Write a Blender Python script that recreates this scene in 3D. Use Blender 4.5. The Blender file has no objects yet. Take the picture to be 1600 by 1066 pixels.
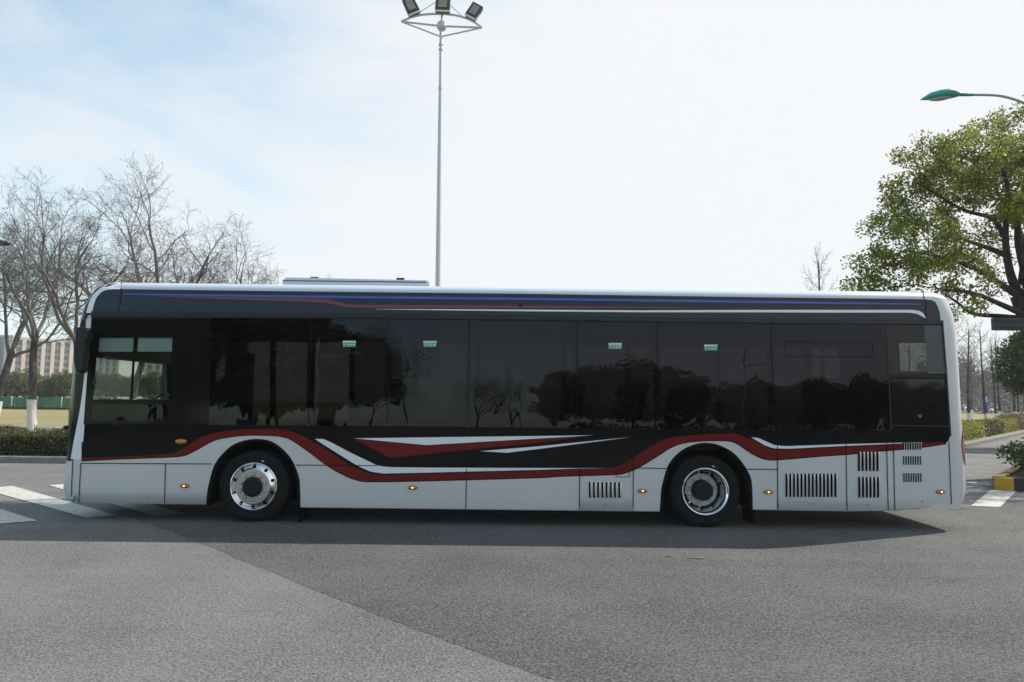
import bpy, math, random
import numpy as np
from mathutils import Vector, Matrix
from mathutils.geometry import tessellate_polygon

# ------------------------------------------------------------------ camera, sky, sun
scene = bpy.context.scene
FPX, CAM_H, CAM_D = 1066.7, 1.65, 9.18
PITCH, ROLL = math.atan(93 / FPX), 0.0115
EXPOSURE = 0.2
SUN_DIR = Vector((3.0, 1.32, 3.1)).normalized()      # towards the sun

cf = Vector((0, math.cos(PITCH), math.sin(PITCH)))
u0 = Vector((0, -math.sin(PITCH), math.cos(PITCH)))
r0 = Vector((1, 0, 0))
cr = r0 * math.cos(ROLL) + u0 * math.sin(ROLL)
cu = u0 * math.cos(ROLL) - r0 * math.sin(ROLL)
CAM = Vector((0, -CAM_D, CAM_H))

cam_data = bpy.data.cameras.new('camera')
cam_data.sensor_width = 36.0
cam_data.lens = 36.0 * FPX / 1600.0
cam_data.clip_start = 0.1
cam_data.clip_end = 3000
cam = bpy.data.objects.new('camera', cam_data)
scene.collection.objects.link(cam)
cam.matrix_world = Matrix(((cr.x, cu.x, -cf.x, CAM.x), (cr.y, cu.y, -cf.y, CAM.y),
                           (cr.z, cu.z, -cf.z, CAM.z), (0, 0, 0, 1)))
scene.camera = cam

scene.view_settings.view_transform = 'Standard'
scene.view_settings.look = 'None'
scene.view_settings.exposure = EXPOSURE
scene.view_settings.gamma = 1.0
scene.render.engine = 'CYCLES'
scene.cycles.max_bounces = 10
scene.cycles.transparent_max_bounces = 16
scene.cycles.caustics_reflective = False
scene.cycles.caustics_refractive = False

world = bpy.data.worlds.new('World')
scene.world = world
world.use_nodes = True
nt = world.node_tree
nt.nodes.clear()
wn = nt.nodes.new
wl = nt.links.new
w_out = wn('ShaderNodeOutputWorld')
w_bg = wn('ShaderNodeBackground')
w_bg.inputs['Strength'].default_value = 0.14
sky = wn('ShaderNodeTexSky')
sky.sky_type = 'NISHITA'
sky.sun_disc = False
sky.sun_elevation = math.asin(SUN_DIR.z)
sky.sun_rotation = math.atan2(SUN_DIR.x, SUN_DIR.y)
sky.air_density = 1.0
sky.dust_density = 0.6
sky.ozone_density = 1.0
w_tc = wn('ShaderNodeTexCoord')
w_sep = wn('ShaderNodeSeparateXYZ')
wl(w_tc.outputs['Generated'], w_sep.inputs[0])
w_dot = wn('ShaderNodeVectorMath'); w_dot.operation = 'DOT_PRODUCT'
wl(w_tc.outputs['Generated'], w_dot.inputs[0])
w_dot.inputs[1].default_value = SUN_DIR
w_map = wn('ShaderNodeMapping')
w_map.inputs['Scale'].default_value = (1.6, 1.6, 4.5)
w_map.inputs['Rotation'].default_value = (0.0, 0.25, 0.0)
wl(w_tc.outputs['Generated'], w_map.inputs[0])
w_noise = wn('ShaderNodeTexNoise')
w_noise.inputs['Scale'].default_value = 1.7
w_noise.inputs['Detail'].default_value = 7
w_noise.inputs['Roughness'].default_value = 0.58
w_noise.inputs['Distortion'].default_value = 0.5
wl(w_map.outputs[0], w_noise.inputs['Vector'])


def wmath(op, a, b, clamp=False):
    n = wn('ShaderNodeMath'); n.operation = op; n.use_clamp = clamp
    for i, v in enumerate((a, b)):
        if hasattr(v, 'is_linked') or isinstance(v, bpy.types.NodeSocket):
            wl(v, n.inputs[i])
        elif v is not None:
            n.inputs[i].default_value = v
    return n.outputs[0]


# veil of thin cloud: dense towards the sun and the horizon, wispy elsewhere
f1 = wmath('MULTIPLY', w_dot.outputs['Value'], 1.0)
f2 = wmath('SUBTRACT', 1.0, w_sep.outputs['Z'])
f3 = wmath('MULTIPLY', f2, 1.25)
f4 = wmath('ADD', f1, f3)
f5 = wmath('MULTIPLY', wmath('SUBTRACT', w_noise.outputs['Fac'], 0.5), 1.15)
f6 = wmath('ADD', f4, f5)
w_mr = wn('ShaderNodeMapRange'); w_mr.interpolation_type = 'SMOOTHSTEP'
w_mr.inputs['From Min'].default_value = 0.42
w_mr.inputs['From Max'].default_value = 1.40
w_mr.inputs['To Min'].default_value = 0.14
w_mr.inputs['To Max'].default_value = 0.99
wl(f6, w_mr.inputs['Value'])
w_mix = wn('ShaderNodeMix'); w_mix.data_type = 'RGBA'
wl(w_mr.outputs[0], w_mix.inputs['Factor'])
w_gain = wn('ShaderNodeMix'); w_gain.data_type = 'RGBA'; w_gain.blend_type = 'MULTIPLY'; w_gain.inputs[0].default_value = 1.0
wl(sky.outputs[0], w_gain.inputs[6]); w_gain.inputs[7].default_value = (1.24, 1.60, 1.44, 1)
wl(w_gain.outputs[2], w_mix.inputs[6])
w_mix.inputs[7].default_value = (5.75, 5.85, 5.95, 1)
wl(w_mix.outputs[2], w_bg.inputs['Color'])
wl(w_bg.outputs[0], w_out.inputs['Surface'])

sun_l = bpy.data.lights.new('sun', 'SUN')
sun_l.energy = 4.6
sun_l.angle = math.radians(0.53)
sun_l.color = (1.0, 0.94, 0.85)
sun_o = bpy.data.objects.new('sun', sun_l)
scene.collection.objects.link(sun_o)
sun_o.rotation_euler = SUN_DIR.to_track_quat('Z', 'Y').to_euler()
sun_o.location = (30, 15, 40)

# ------------------------------------------------------------------ geometry helpers
COL = scene.collection
ORIGIN = {}


def ray(px, py):
    return cf + cr * ((px - 800) / FPX) + cu * ((533 - py) / FPX)


def U(px, py, Y):
    d = ray(px, py)
    return CAM + d * ((Y - CAM.y) / d.y)


def G(px, py, z=0.0):
    d = ray(px, py)
    return CAM + d * ((z - CAM.z) / d.z)


class MB:
    def __init__(self):
        self.v, self.f, self.m = [], [], []

    def quad(self, a, b, c, d, mat=0):
        n = len(self.v)
        self.v += [tuple(a), tuple(b), tuple(c), tuple(d)]
        self.f.append((n, n + 1, n + 2, n + 3)); self.m.append(mat)

    def grid(self, rows, mat=0, close=False):
        n = len(self.v); w = len(rows[0])
        for r in rows:
            self.v += [tuple(p) for p in r]
        for i in range(len(rows) - 1):
            for j in range(w if close else w - 1):
                k = (j + 1) % w
                self.f.append((n + i * w + j, n + i * w + k, n + (i + 1) * w + k, n + (i + 1) * w + j))
                self.m.append(mat)

    def fan(self, pts, mat=0):
        n = len(self.v)
        self.v += [tuple(p) for p in pts]
        self.f.append(tuple(range(n, n + len(pts)))); self.m.append(mat)

    def box(self, lo, hi, mat=0):
        x0, y0, z0 = lo; x1, y1, z1 = hi
        n = len(self.v)
        self.v += [(x0, y0, z0), (x1, y0, z0), (x1, y1, z0), (x0, y1, z0), (x0, y0, z1), (x1, y0, z1), (x1, y1, z1), (x0, y1, z1)]
        for f in ((0, 3, 2, 1), (4, 5, 6, 7), (0, 1, 5, 4), (1, 2, 6, 5), (2, 3, 7, 6), (3, 0, 4, 7)):
            self.f.append(tuple(n + i for i in f)); self.m.append(mat)

    def obox(self, c, ax, ay, az, mat=0):
        """oriented box: centre and three half-axis vectors"""
        n = len(self.v)
        c, ax, ay, az = map(Vector, (c, ax, ay, az))
        for sz in (-1, 1):
            for sx, sy in ((-1, -1), (1, -1), (1, 1), (-1, 1)):
                self.v.append(tuple(c + ax * sx + ay * sy + az * sz))
        for f in ((0, 3, 2, 1), (4, 5, 6, 7), (0, 1, 5, 4), (1, 2, 6, 5), (2, 3, 7, 6), (3, 0, 4, 7)):
            self.f.append(tuple(n + i for i in f)); self.m.append(mat)

    def tube(self, pts, rad, n=8, mat=0, cap=True):
        pts = [np.array(p, float) for p in pts]
        if not hasattr(rad, '__len__'):
            rad = [rad] * len(pts)
        base = len(self.v)
        prev = None
        for i, p in enumerate(pts):
            t = pts[min(i + 1, len(pts) - 1)] - pts[max(i - 1, 0)]
            t = t / (np.linalg.norm(t) + 1e-9)
            if prev is None:
                a = np.array((1.0, 0, 0)) if abs(t[0]) < 0.8 else np.array((0, 1.0, 0))
                s = np.cross(t, a)
            else:
                s = prev - t * np.dot(prev, t)
            s = s / (np.linalg.norm(s) + 1e-9)
            b = np.cross(t, s)
            prev = s
            for k in range(n):
                an = 2 * math.pi * k / n
                self.v.append(tuple(p + (s * math.cos(an) + b * math.sin(an)) * rad[i]))
        for i in range(len(pts) - 1):
            for k in range(n):
                k2 = (k + 1) % n
                self.f.append((base + i * n + k, base + i * n + k2, base + (i + 1) * n + k2, base + (i + 1) * n + k)); self.m.append(mat)
        if cap:
            self.f.append(tuple(base + k for k in reversed(range(n)))); self.m.append(mat)
            e = base + (len(pts) - 1) * n
            self.f.append(tuple(e + k for k in range(n))); self.m.append(mat)

    def lathe(self, prof, c, axis='y', n=48, mat=0, flip=False):
        """prof: list of (radius, along-axis offset)"""
        rows = []
        for r, a in prof:
            row = []
            for k in range(n):
                an = 2 * math.pi * k / n
                if axis == 'y':
                    row.append((c[0] + r * math.cos(an), c[1] + a, c[2] + r * math.sin(an)))
                else:
                    row.append((c[0] + r * math.cos(an), c[1] + r * math.sin(an), c[2] + a))
            rows.append(row)
        if flip:
            rows = rows[::-1]
        self.grid(rows, mat, close=True)

    def disc(self, c, r, axis='y', n=20, mat=0, ry=None):
        ry = ry or r
        pts = []
        for k in range(n):
            an = 2 * math.pi * k / n
            pts.append((c[0] + r * math.cos(an), c[1], c[2] + ry * math.sin(an)) if axis == 'y' else
                       (c[0] + r * math.cos(an), c[1] + ry * math.sin(an), c[2]))
        self.fan(pts, mat)

    def dome(self, c, rx, ry, rz, n=14, m=5, mat=0):
        """half ellipsoid bulging to -Y"""
        rows = []
        for i in range(m + 1):
            a = math.pi / 2 * i / m
            rows.append([(c[0] + rx * math.cos(a) * math.cos(2 * math.pi * k / n), c[1] - ry * math.sin(a),
                          c[2] + rz * math.cos(a) * math.sin(2 * math.pi * k / n)) for k in range(n)])
        self.grid(rows, mat, close=True)

    def ball(self, c, rx, ry, rz, n=14, m=8, mat=0):
        rows = []
        for i in range(m + 1):
            a = -math.pi / 2 + math.pi * i / m
            rows.append([(c[0] + rx * math.cos(a) * math.cos(2 * math.pi * k / n), c[1] + ry * math.cos(a) * math.sin(2 * math.pi * k / n),
                          c[2] + rz * math.sin(a)) for k in range(n)])
        self.grid(rows, mat, close=True)

    def mirrored(self, w):
        o = MB()
        o.v = [(x, w - y, z) for x, y, z in self.v]
        o.f = [tuple(reversed(f)) for f in self.f]
        o.m = list(self.m)
        return o

    def build(self, name, mats, parent=None, smooth=False, bevel=0.0, angle=35):
        if not isinstance(mats, (list, tuple)):
            mats = [mats]
        o0 = ORIGIN.get(parent.as_pointer(), Vector((0, 0, 0))) if parent else Vector((0, 0, 0))
        me = bpy.data.meshes.new(name)
        vs = np.array(self.v, float) - np.array(o0)
        me.from_pydata(vs.tolist(), [], self.f)
        for mt in mats:
            me.materials.append(mt)
        if any(self.m):
            me.polygons.foreach_set('material_index', self.m)
        if smooth:
            me.polygons.foreach_set('use_smooth', [True] * len(me.polygons))
            me.set_sharp_from_angle(angle=math.radians(angle))
        me.update()
        ob = bpy.data.objects.new(name, me)
        COL.objects.link(ob)
        if parent:
            ob.parent = parent
            ORIGIN[ob.as_pointer()] = o0
        if bevel:
            b = ob.modifiers.new('bevel', 'BEVEL'); b.width = bevel; b.segments = 2; b.limit_method = 'ANGLE'
        return ob


def tag(o, label=None, cat=None, group=None, kind=None):
    if label: o['label'] = label
    if cat: o['category'] = cat
    if group: o['group'] = group
    if kind: o['kind'] = kind
    return o


def thing(name, loc, label, cat, group=None):
    o = bpy.data.objects.new(name, None)
    o.empty_display_size = 0.3
    COL.objects.link(o)
    o.location = loc
    ORIGIN[o.as_pointer()] = Vector(loc)
    return tag(o, label, cat, group)


def copy_tree(root, loc, rz=0.0, sc=1.0, label=None, group=None):
    r = root.copy(); COL.objects.link(r)
    r.location = loc; r.rotation_euler = (0, 0, rz)
    r.scale = (sc, sc, sc) if not hasattr(sc, '__len__') else sc
    if label: r['label'] = label
    if group: r['group'] = group
    for ch in list(root.children):
        c = ch.copy(); COL.objects.link(c); c.parent = r
        for g in list(ch.children):
            d = g.copy(); COL.objects.link(d); d.parent = c
    return r


def catmull(pts, per=6):
    """smooth polyline through px points"""
    P = [np.array(p, float) for p in pts]
    out = []
    for i in range(len(P) - 1):
        p0 = P[i - 1] if i else 2 * P[0] - P[1]
        p1, p2 = P[i], P[i + 1]
        p3 = P[i + 2] if i + 2 < len(P) else 2 * P[-1] - P[-2]
        for k in range(per):
            t = k / per
            out.append(0.5 * ((2 * p1) + (-p0 + p2) * t + (2 * p0 - 5 * p1 + 4 * p2 - p3) * t * t + (-p0 + 3 * p1 - 3 * p2 + p3) * t ** 3))
    out.append(P[-1])
    return out


def curve_fn(pts, smooth=True):
    if smooth:
        pts = catmull(pts, 8)
    xs = np.array([p[0] for p in pts]); ys = np.array([p[1] for p in pts])
    o = np.argsort(xs, kind='stable')
    xs, ys = xs[o], ys[o]
    return lambda x: float(np.interp(x, xs, ys))


# ------------------------------------------------------------------ materials
def nodes_of(name):
    m = bpy.data.materials.new(name)
    m.use_nodes = True
    t = m.node_tree
    t.nodes.clear()
    out = t.nodes.new('ShaderNodeOutputMaterial')
    return m, t, out


def pmat(name, col, rough=0.5, metal=0.0, spec=0.5, coat=0.0, var=0.08, vscale=3.0, bump=0.0, bscale=60.0, rvar=0.08, emit=None, coat_rough=0.06):
    m, t, out = nodes_of(name)
    N, L = t.nodes.new, t.links.new
    b = N('ShaderNodeBsdfPrincipled')
    L(b.outputs[0], out.inputs['Surface'])
    tc = N('ShaderNodeTexCoord')
    nz = N('ShaderNodeTexNoise'); nz.inputs['Scale'].default_value = vscale; nz.inputs['Detail'].default_value = 6
    nz.inputs['Roughness'].default_value = 0.62
    L(tc.outputs['Object'], nz.inputs['Vector'])
    mx = N('ShaderNodeMix'); mx.data_type = 'RGBA'
    lo = [c * (1 - var) for c in col]; hi = [min(1, c * (1 + var)) for c in col]
    mx.inputs[6].default_value = (*lo, 1); mx.inputs[7].default_value = (*hi, 1)
    L(nz.outputs['Fac'], mx.inputs['Factor'])
    L(mx.outputs[2], b.inputs['Base Color'])
    b.inputs['Metallic'].default_value = metal
    b.inputs['Specular IOR Level'].default_value = spec
    b.inputs['Coat Weight'].default_value = coat
    b.inputs['Coat Roughness'].default_value = coat_rough
    if rvar:
        mr = N('ShaderNodeMapRange')
        mr.inputs['To Min'].default_value = max(0.01, rough - rvar); mr.inputs['To Max'].default_value = min(1, rough + rvar)
        L(nz.outputs['Fac'], mr.inputs['Value']); L(mr.outputs[0], b.inputs['Roughness'])
    else:
        b.inputs['Roughness'].default_value = rough
    if bump:
        n2 = N('ShaderNodeTexNoise'); n2.inputs['Scale'].default_value = bscale; n2.inputs['Detail'].default_value = 3
        L(tc.outputs['Object'], n2.inputs['Vector'])
        bp = N('ShaderNodeBump'); bp.inputs['Strength'].default_value = bump; bp.inputs['Distance'].default_value = 0.02
        L(n2.outputs['Fac'], bp.inputs['Height']); L(bp.outputs[0], b.inputs['Normal'])
        if coat:
            L(bp.outputs[0], b.inputs['Coat Normal'])
    if emit:
        b.inputs['Emission Color'].default_value = (*emit[:3], 1); b.inputs['Emission Strength'].default_value = emit[3]
    return m


def glass_mat(name, tint, gloss=1.0, rough=0.0, wav=0.02, ior=1.5, wscale=1.1, body=None):
    m, t, out = nodes_of(name)
    N, L = t.nodes.new, t.links.new
    tr = N('ShaderNodeBsdfTransparent'); tr.inputs['Color'].default_value = (*tint, 1)
    gl = N('ShaderNodeBsdfGlossy'); gl.inputs['Roughness'].default_value = rough
    gl.inputs['Color'].default_value = (*gloss, 1) if hasattr(gloss, '__len__') else (gloss, gloss, gloss, 1)
    fr = N('ShaderNodeFresnel')      # a thin sheet reflects alike from both sides
    geo = N('ShaderNodeNewGeometry')
    io = N('ShaderNodeMapRange'); io.inputs['To Min'].default_value = ior; io.inputs['To Max'].default_value = 1 / ior
    L(geo.outputs['Backfacing'], io.inputs['Value']); L(io.outputs[0], fr.inputs['IOR'])
    tc = N('ShaderNodeTexCoord')
    mp = N('ShaderNodeMapping'); mp.inputs['Scale'].default_value = (1.0, 1.0, 0.55)
    L(tc.outputs['Object'], mp.inputs[0])
    nz = N('ShaderNodeTexNoise'); nz.inputs['Scale'].default_value = wscale; nz.inputs['Detail'].default_value = 2.2
    L(mp.outputs[0], nz.inputs['Vector'])
    bp = N('ShaderNodeBump'); bp.inputs['Strength'].default_value = 1.0; bp.inputs['Distance'].default_value = wav
    L(nz.outputs['Fac'], bp.inputs['Height'])
    L(bp.outputs[0], gl.inputs['Normal'])
    mx = N('ShaderNodeMixShader')
    L(fr.outputs[0], mx.inputs[0])
    if body:
        df = N('ShaderNodeBsdfDiffuse'); df.inputs['Color'].default_value = (*body[:3], 1)
        m2 = N('ShaderNodeMixShader'); m2.inputs[0].default_value = body[3]
        L(tr.outputs[0], m2.inputs[1]); L(df.outputs[0], m2.inputs[2])
        L(m2.outputs[0], mx.inputs[1])
    else:
        L(tr.outputs[0], mx.inputs[1])
    L(gl.outputs[0], mx.inputs[2])
    L(mx.outputs[0], out.inputs['Surface'])
    return m


def leaf_mat(name, cols, trans=0.35, rough=0.45):
    m, t, out = nodes_of(name)
    N, L = t.nodes.new, t.links.new
    g = N('ShaderNodeNewGeometry')
    rp = N('ShaderNodeValToRGB')
    els = rp.color_ramp.elements
    for i, c in enumerate(cols):
        e = els[i] if i < 2 else els.new(0.5)
        e.color = (*c, 1)
    for i in range(len(cols)):
        els[i].position = i / (len(cols) - 1)
    for i, c in enumerate(cols):
        els[i].color = (*c, 1)
    L(g.outputs['Random Per Island'], rp.inputs[0])
    tc = N('ShaderNodeTexCoord')
    nz = N('ShaderNodeTexNoise'); nz.inputs['Scale'].default_value = 1.1; nz.inputs['Detail'].default_value = 4
    L(tc.outputs['Object'], nz.inputs['Vector'])
    hs = N('ShaderNodeHueSaturation')
    mr = N('ShaderNodeMapRange'); mr.inputs['From Min'].default_value = 0.3; mr.inputs['From Max'].default_value = 0.7
    mr.inputs['To Min'].default_value = 0.7; mr.inputs['To Max'].default_value = 1.3
    L(nz.outputs['Fac'], mr.inputs['Value']); L(mr.outputs[0], hs.inputs['Value'])
    L(rp.outputs[0], hs.inputs['Color'])
    df = N('ShaderNodeBsdfPrincipled')
    df.inputs['Roughness'].default_value = rough
    df.inputs['Specular IOR Level'].default_value = 0.35
    L(hs.outputs[0], df.inputs['Base Color'])
    ts = N('ShaderNodeBsdfTranslucent')
    L(hs.outputs[0], ts.inputs['Color'])
    mx = N('ShaderNodeMixShader'); mx.inputs[0].default_value = trans
    L(df.outputs[0], mx.inputs[1]); L(ts.outputs[0], mx.inputs[2])
    L(mx.outputs[0], out.inputs['Surface'])
    return m


def asphalt_mat(name, dark, light, stone=0.5, scale=1.0, bump=0.6):
    """aggregate of small stones in binder, with broad wear mottling"""
    m, t, out = nodes_of(name)
    N, L = t.nodes.new, t.links.new
    b = N('ShaderNodeBsdfPrincipled'); L(b.outputs[0], out.inputs['Surface'])
    tc = N('ShaderNodeTexCoord')
    vor = N('ShaderNodeTexVoronoi'); vor.inputs['Scale'].default_value = 105 * scale
    L(tc.outputs['Object'], vor.inputs['Vector'])
    n1 = N('ShaderNodeTexNoise'); n1.inputs['Scale'].default_value = 52 * scale; n1.inputs['Detail'].default_value = 6; n1.inputs['Roughness'].default_value = 0.9
    L(tc.outputs['Object'], n1.inputs['Vector'])
    n2 = N('ShaderNodeTexNoise'); n2.inputs['Scale'].default_value = 0.55; n2.inputs['Detail'].default_value = 5; n2.inputs['Roughness'].default_value = 0.6
    L(tc.outputs['Object'], n2.inputs['Vector'])
    n3 = N('ShaderNodeTexNoise'); n3.inputs['Scale'].default_value = 16; n3.inputs['Detail'].default_value = 5; n3.inputs['Roughness'].default_value = 0.7
    L(tc.outputs['Object'], n3.inputs['Vector'])
    sp = N('ShaderNodeSeparateColor'); L(vor.outputs['Color'], sp.inputs[0])
    rp = N('ShaderNodeValToRGB')
    rp.color_ramp.elements[0].position = 0.0; rp.color_ramp.elements[0].color = (*dark, 1)
    rp.color_ramp.elements[1].position = 1.0; rp.color_ramp.elements[1].color = (*light, 1)
    mid = [(a * 0.5 + c * 0.5) for a, c in zip(dark, light)]
    e = rp.color_ramp.elements.new(0.5); e.color = (*mid, 1)
    # combine stone tone, grain and mottling
    def mth(op, a, c):
        n = N('ShaderNodeMath'); n.operation = op
        for i, v in enumerate((a, c)):
            if isinstance(v, bpy.types.NodeSocket): L(v, n.inputs[i])
            else: n.inputs[i].default_value = v
        return n.outputs[0]
    a1 = mth('MULTIPLY', mth('SUBTRACT', sp.outputs[0], 0.5), stone)
    a2 = mth('MULTIPLY', mth('SUBTRACT', n1.outputs['Fac'], 0.5), 8.0)
    a3 = mth('MULTIPLY', mth('SUBTRACT', n2.outputs['Fac'], 0.5), 1.2)
    a4 = mth('MULTIPLY', mth('SUBTRACT', n3.outputs['Fac'], 0.5), 0.8)
    # long faint bands where tyres have run
    mpt = N('ShaderNodeMapping'); mpt.inputs['Scale'].default_value = (0.05, 1.3, 1); mpt.inputs['Rotation'].default_value = (0, 0, 0.06)
    L(tc.outputs['Object'], mpt.inputs[0])
    n4 = N('ShaderNodeTexNoise'); n4.inputs['Scale'].default_value = 1.0; n4.inputs['Detail'].default_value = 3
    L(mpt.outputs[0], n4.inputs['Vector'])
    a5 = mth('MULTIPLY', mth('SUBTRACT', n4.outputs['Fac'], 0.5), 0.55)
    a6 = mth('MULTIPLY', mth('GREATER_THAN', sp.outputs[1], 0.965), 1.1)     # pale chips among the stones
    s = mth('ADD', mth('ADD', mth('ADD', a1, a2), mth('ADD', a3, mth('ADD', a4, mth('ADD', a5, a6)))), 0.48)
    L(s, rp.inputs[0])
    # scattered dark pits
    v2 = N('ShaderNodeTexVoronoi'); v2.inputs['Scale'].default_value = 9 * scale
    L(tc.outputs['Object'], v2.inputs['Vector'])
    pit = N('ShaderNodeMapRange'); pit.inputs['From Min'].default_value = 0.06; pit.inputs['From Max'].default_value = 0.13
    pit.inputs['To Min'].default_value = 0.25; pit.inputs['To Max'].default_value = 1.0
    L(v2.outputs['Distance'], pit.inputs['Value'])
    s2 = N('ShaderNodeSeparateColor'); L(v2.outputs['Color'], s2.inputs[0])
    sel = mth('GREATER_THAN', mth('ADD', s2.outputs[1], mth('MULTIPLY', mth('SUBTRACT', n2.outputs['Fac'], 0.5), -1.6)), 0.80)
    pv = N('ShaderNodeMix'); pv.data_type = 'FLOAT'
    L(sel, pv.inputs[0]); pv.inputs[2].default_value = 1.0; L(pit.outputs[0], pv.inputs[3])
    mu = N('ShaderNodeMix'); mu.data_type = 'RGBA'; mu.blend_type = 'MULTIPLY'; mu.inputs[0].default_value = 1.0
    L(rp.outputs[0], mu.inputs[6]); L(pv.outputs[0], mu.inputs[7])
    L(mu.outputs[2], b.inputs['Base Color'])
    b.inputs['Roughness'].default_value = 0.9
    b.inputs['Specular IOR Level'].default_value = 0.25
    bp = N('ShaderNodeBump'); bp.inputs['Strength'].default_value = bump; bp.inputs['Distance'].default_value = 0.012
    L(mth('ADD', n1.outputs['Fac'], mth('MULTIPLY', sp.outputs[0], 0.35)), bp.inputs['Height'])
    L(bp.outputs[0], b.inputs['Normal'])
    return m


def ramp_noise_mat(name, cols, scale=8.0, rough=0.9, bump=0.4, bscale=None, detail=7, stretch=(1, 1, 1), spec=0.25):
    m, t, out = nodes_of(name)
    N, L = t.nodes.new, t.links.new
    b = N('ShaderNodeBsdfPrincipled'); L(b.outputs[0], out.inputs['Surface'])
    tc = N('ShaderNodeTexCoord'); mp = N('ShaderNodeMapping'); mp.inputs['Scale'].default_value = stretch
    L(tc.outputs['Object'], mp.inputs[0])
    nz = N('ShaderNodeTexNoise'); nz.inputs['Scale'].default_value = scale; nz.inputs['Detail'].default_value = detail
    nz.inputs['Roughness'].default_value = 0.7
    L(mp.outputs[0], nz.inputs['Vector'])
    rp = N('ShaderNodeValToRGB')
    els = rp.color_ramp.elements
    n = len(cols)
    while len(els) < n:
        els.new(0.5)
    for i, c in enumerate(cols):
        els[i].position = 0.28 + 0.44 * i / (n - 1); els[i].color = (*c, 1)
    L(nz.outputs['Fac'], rp.inputs[0]); L(rp.outputs[0], b.inputs['Base Color'])
    b.inputs['Roughness'].default_value = rough
    b.inputs['Specular IOR Level'].default_value = spec
    n2 = N('ShaderNodeTexNoise'); n2.inputs['Scale'].default_value = bscale or scale * 3; n2.inputs['Detail'].default_value = 5
    L(mp.outputs[0], n2.inputs['Vector'])
    bp = N('ShaderNodeBump'); bp.inputs['Strength'].default_value = bump; bp.inputs['Distance'].default_value = 0.03
    L(n2.outputs['Fac'], bp.inputs['Height']); L(bp.outputs[0], b.inputs['Normal'])
    return m


M = {}
M['asphalt'] = asphalt_mat('asphalt', (0.080, 0.079, 0.077), (0.270, 0.266, 0.256), 0.6, 1.0, 0.7)
M['asphalt_coarse'] = asphalt_mat('asphalt_coarse', (0.052, 0.052, 0.051), (0.195, 0.192, 0.186), 0.7, 0.85, 0.9)
M['paint_worn'] = ramp_noise_mat('worn_road_paint', [(0.30, 0.29, 0.26), (0.52, 0.51, 0.46), (0.58, 0.57, 0.52)], 9, 0.8, 0.3)
M['paint_faint'] = ramp_noise_mat('faint_road_paint', [(0.11, 0.11, 0.105), (0.16, 0.16, 0.15), (0.25, 0.24, 0.22)], 9, 0.85, 0.3)
M['earth'] = ramp_noise_mat('earth', [(0.10, 0.09, 0.05), (0.16, 0.14, 0.08), (0.2, 0.18, 0.1)], 0.5, 0.95)
M['dry_grass'] = ramp_noise_mat('dry_grass', [(0.17, 0.16, 0.06), (0.27, 0.22, 0.10), (0.34, 0.27, 0.15)], 0.16, 0.95, 0.5, 6, 8, (0.5, 2.2, 1))
M['pavement'] = ramp_noise_mat('pavement', [(0.22, 0.22, 0.22), (0.3, 0.3, 0.29), (0.36, 0.35, 0.34)], 3, 0.85)
M['kerb'] = ramp_noise_mat('kerb_stone', [(0.13, 0.13, 0.13), (0.22, 0.22, 0.21), (0.28, 0.275, 0.26)], 5, 0.85)
M['kerb_yellow'] = pmat('kerb_yellow', (0.55, 0.30, 0.02), 0.6, var=0.25, vscale=12)
M['kerb_black'] = pmat('kerb_black', (0.02, 0.02, 0.022), 0.6, var=0.4, vscale=12)
M['soil'] = ramp_noise_mat('soil', [(0.04, 0.03, 0.02), (0.08, 0.06, 0.04), (0.12, 0.09, 0.05)], 9)
M['bark'] = ramp_noise_mat('bark', [(0.03, 0.029, 0.028), (0.066, 0.064, 0.061), (0.115, 0.112, 0.107)], 7, 0.9, 0.6, 22, 6, (1, 1, 0.35))
M['bark_dark'] = ramp_noise_mat('bark_dark', [(0.022, 0.018, 0.015), (0.045, 0.038, 0.032), (0.075, 0.065, 0.055)], 9, 0.9, 0.7, 25, 6, (1, 1, 0.3))
M['twig'] = ramp_noise_mat('twig', [(0.09, 0.082, 0.08), (0.15, 0.138, 0.135), (0.20, 0.186, 0.182)], 3, 0.85, 0.1)
M['lime_wash'] = ramp_noise_mat('lime_wash', [(0.4, 0.4, 0.4), (0.62, 0.62, 0.62), (0.7, 0.7, 0.7)], 6, 0.85)
M['camphor_leaf'] = leaf_mat('camphor_leaf', [(0.065, 0.10, 0.025), (0.13, 0.18, 0.03), (0.24, 0.27, 0.04), (0.42, 0.38, 0.055)], 0.52)
M['dark_leaf'] = leaf_mat('dark_leaf', [(0.03, 0.05, 0.014), (0.06, 0.085, 0.02), (0.10, 0.12, 0.028)], 0.3)
M['far_leaf'] = leaf_mat('far_leaf', [(0.07, 0.09, 0.03), (0.13, 0.15, 0.045), (0.20, 0.19, 0.065)], 0.35)
M['hedge_leaf'] = leaf_mat('hedge_leaf', [(0.035, 0.05, 0.012), (0.08, 0.095, 0.02), (0.17, 0.17, 0.035)], 0.3)
M['lime_leaf'] = leaf_mat('lime_leaf', [(0.13, 0.145, 0.025), (0.26, 0.27, 0.045), (0.4, 0.37, 0.08)], 0.35)
M['red_leaf'] = leaf_mat('red_leaf', [(0.10, 0.05, 0.03), (0.2, 0.10, 0.06), (0.26, 0.17, 0.08)], 0.3)
M['far_twigs'] = leaf_mat('far_twigs', [(0.07, 0.065, 0.06), (0.11, 0.10, 0.095), (0.15, 0.14, 0.13)], 0.2)
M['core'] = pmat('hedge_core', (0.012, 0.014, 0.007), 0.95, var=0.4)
M['seed'] = pmat('seed_ball', (0.06, 0.045, 0.035), 0.9)
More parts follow.
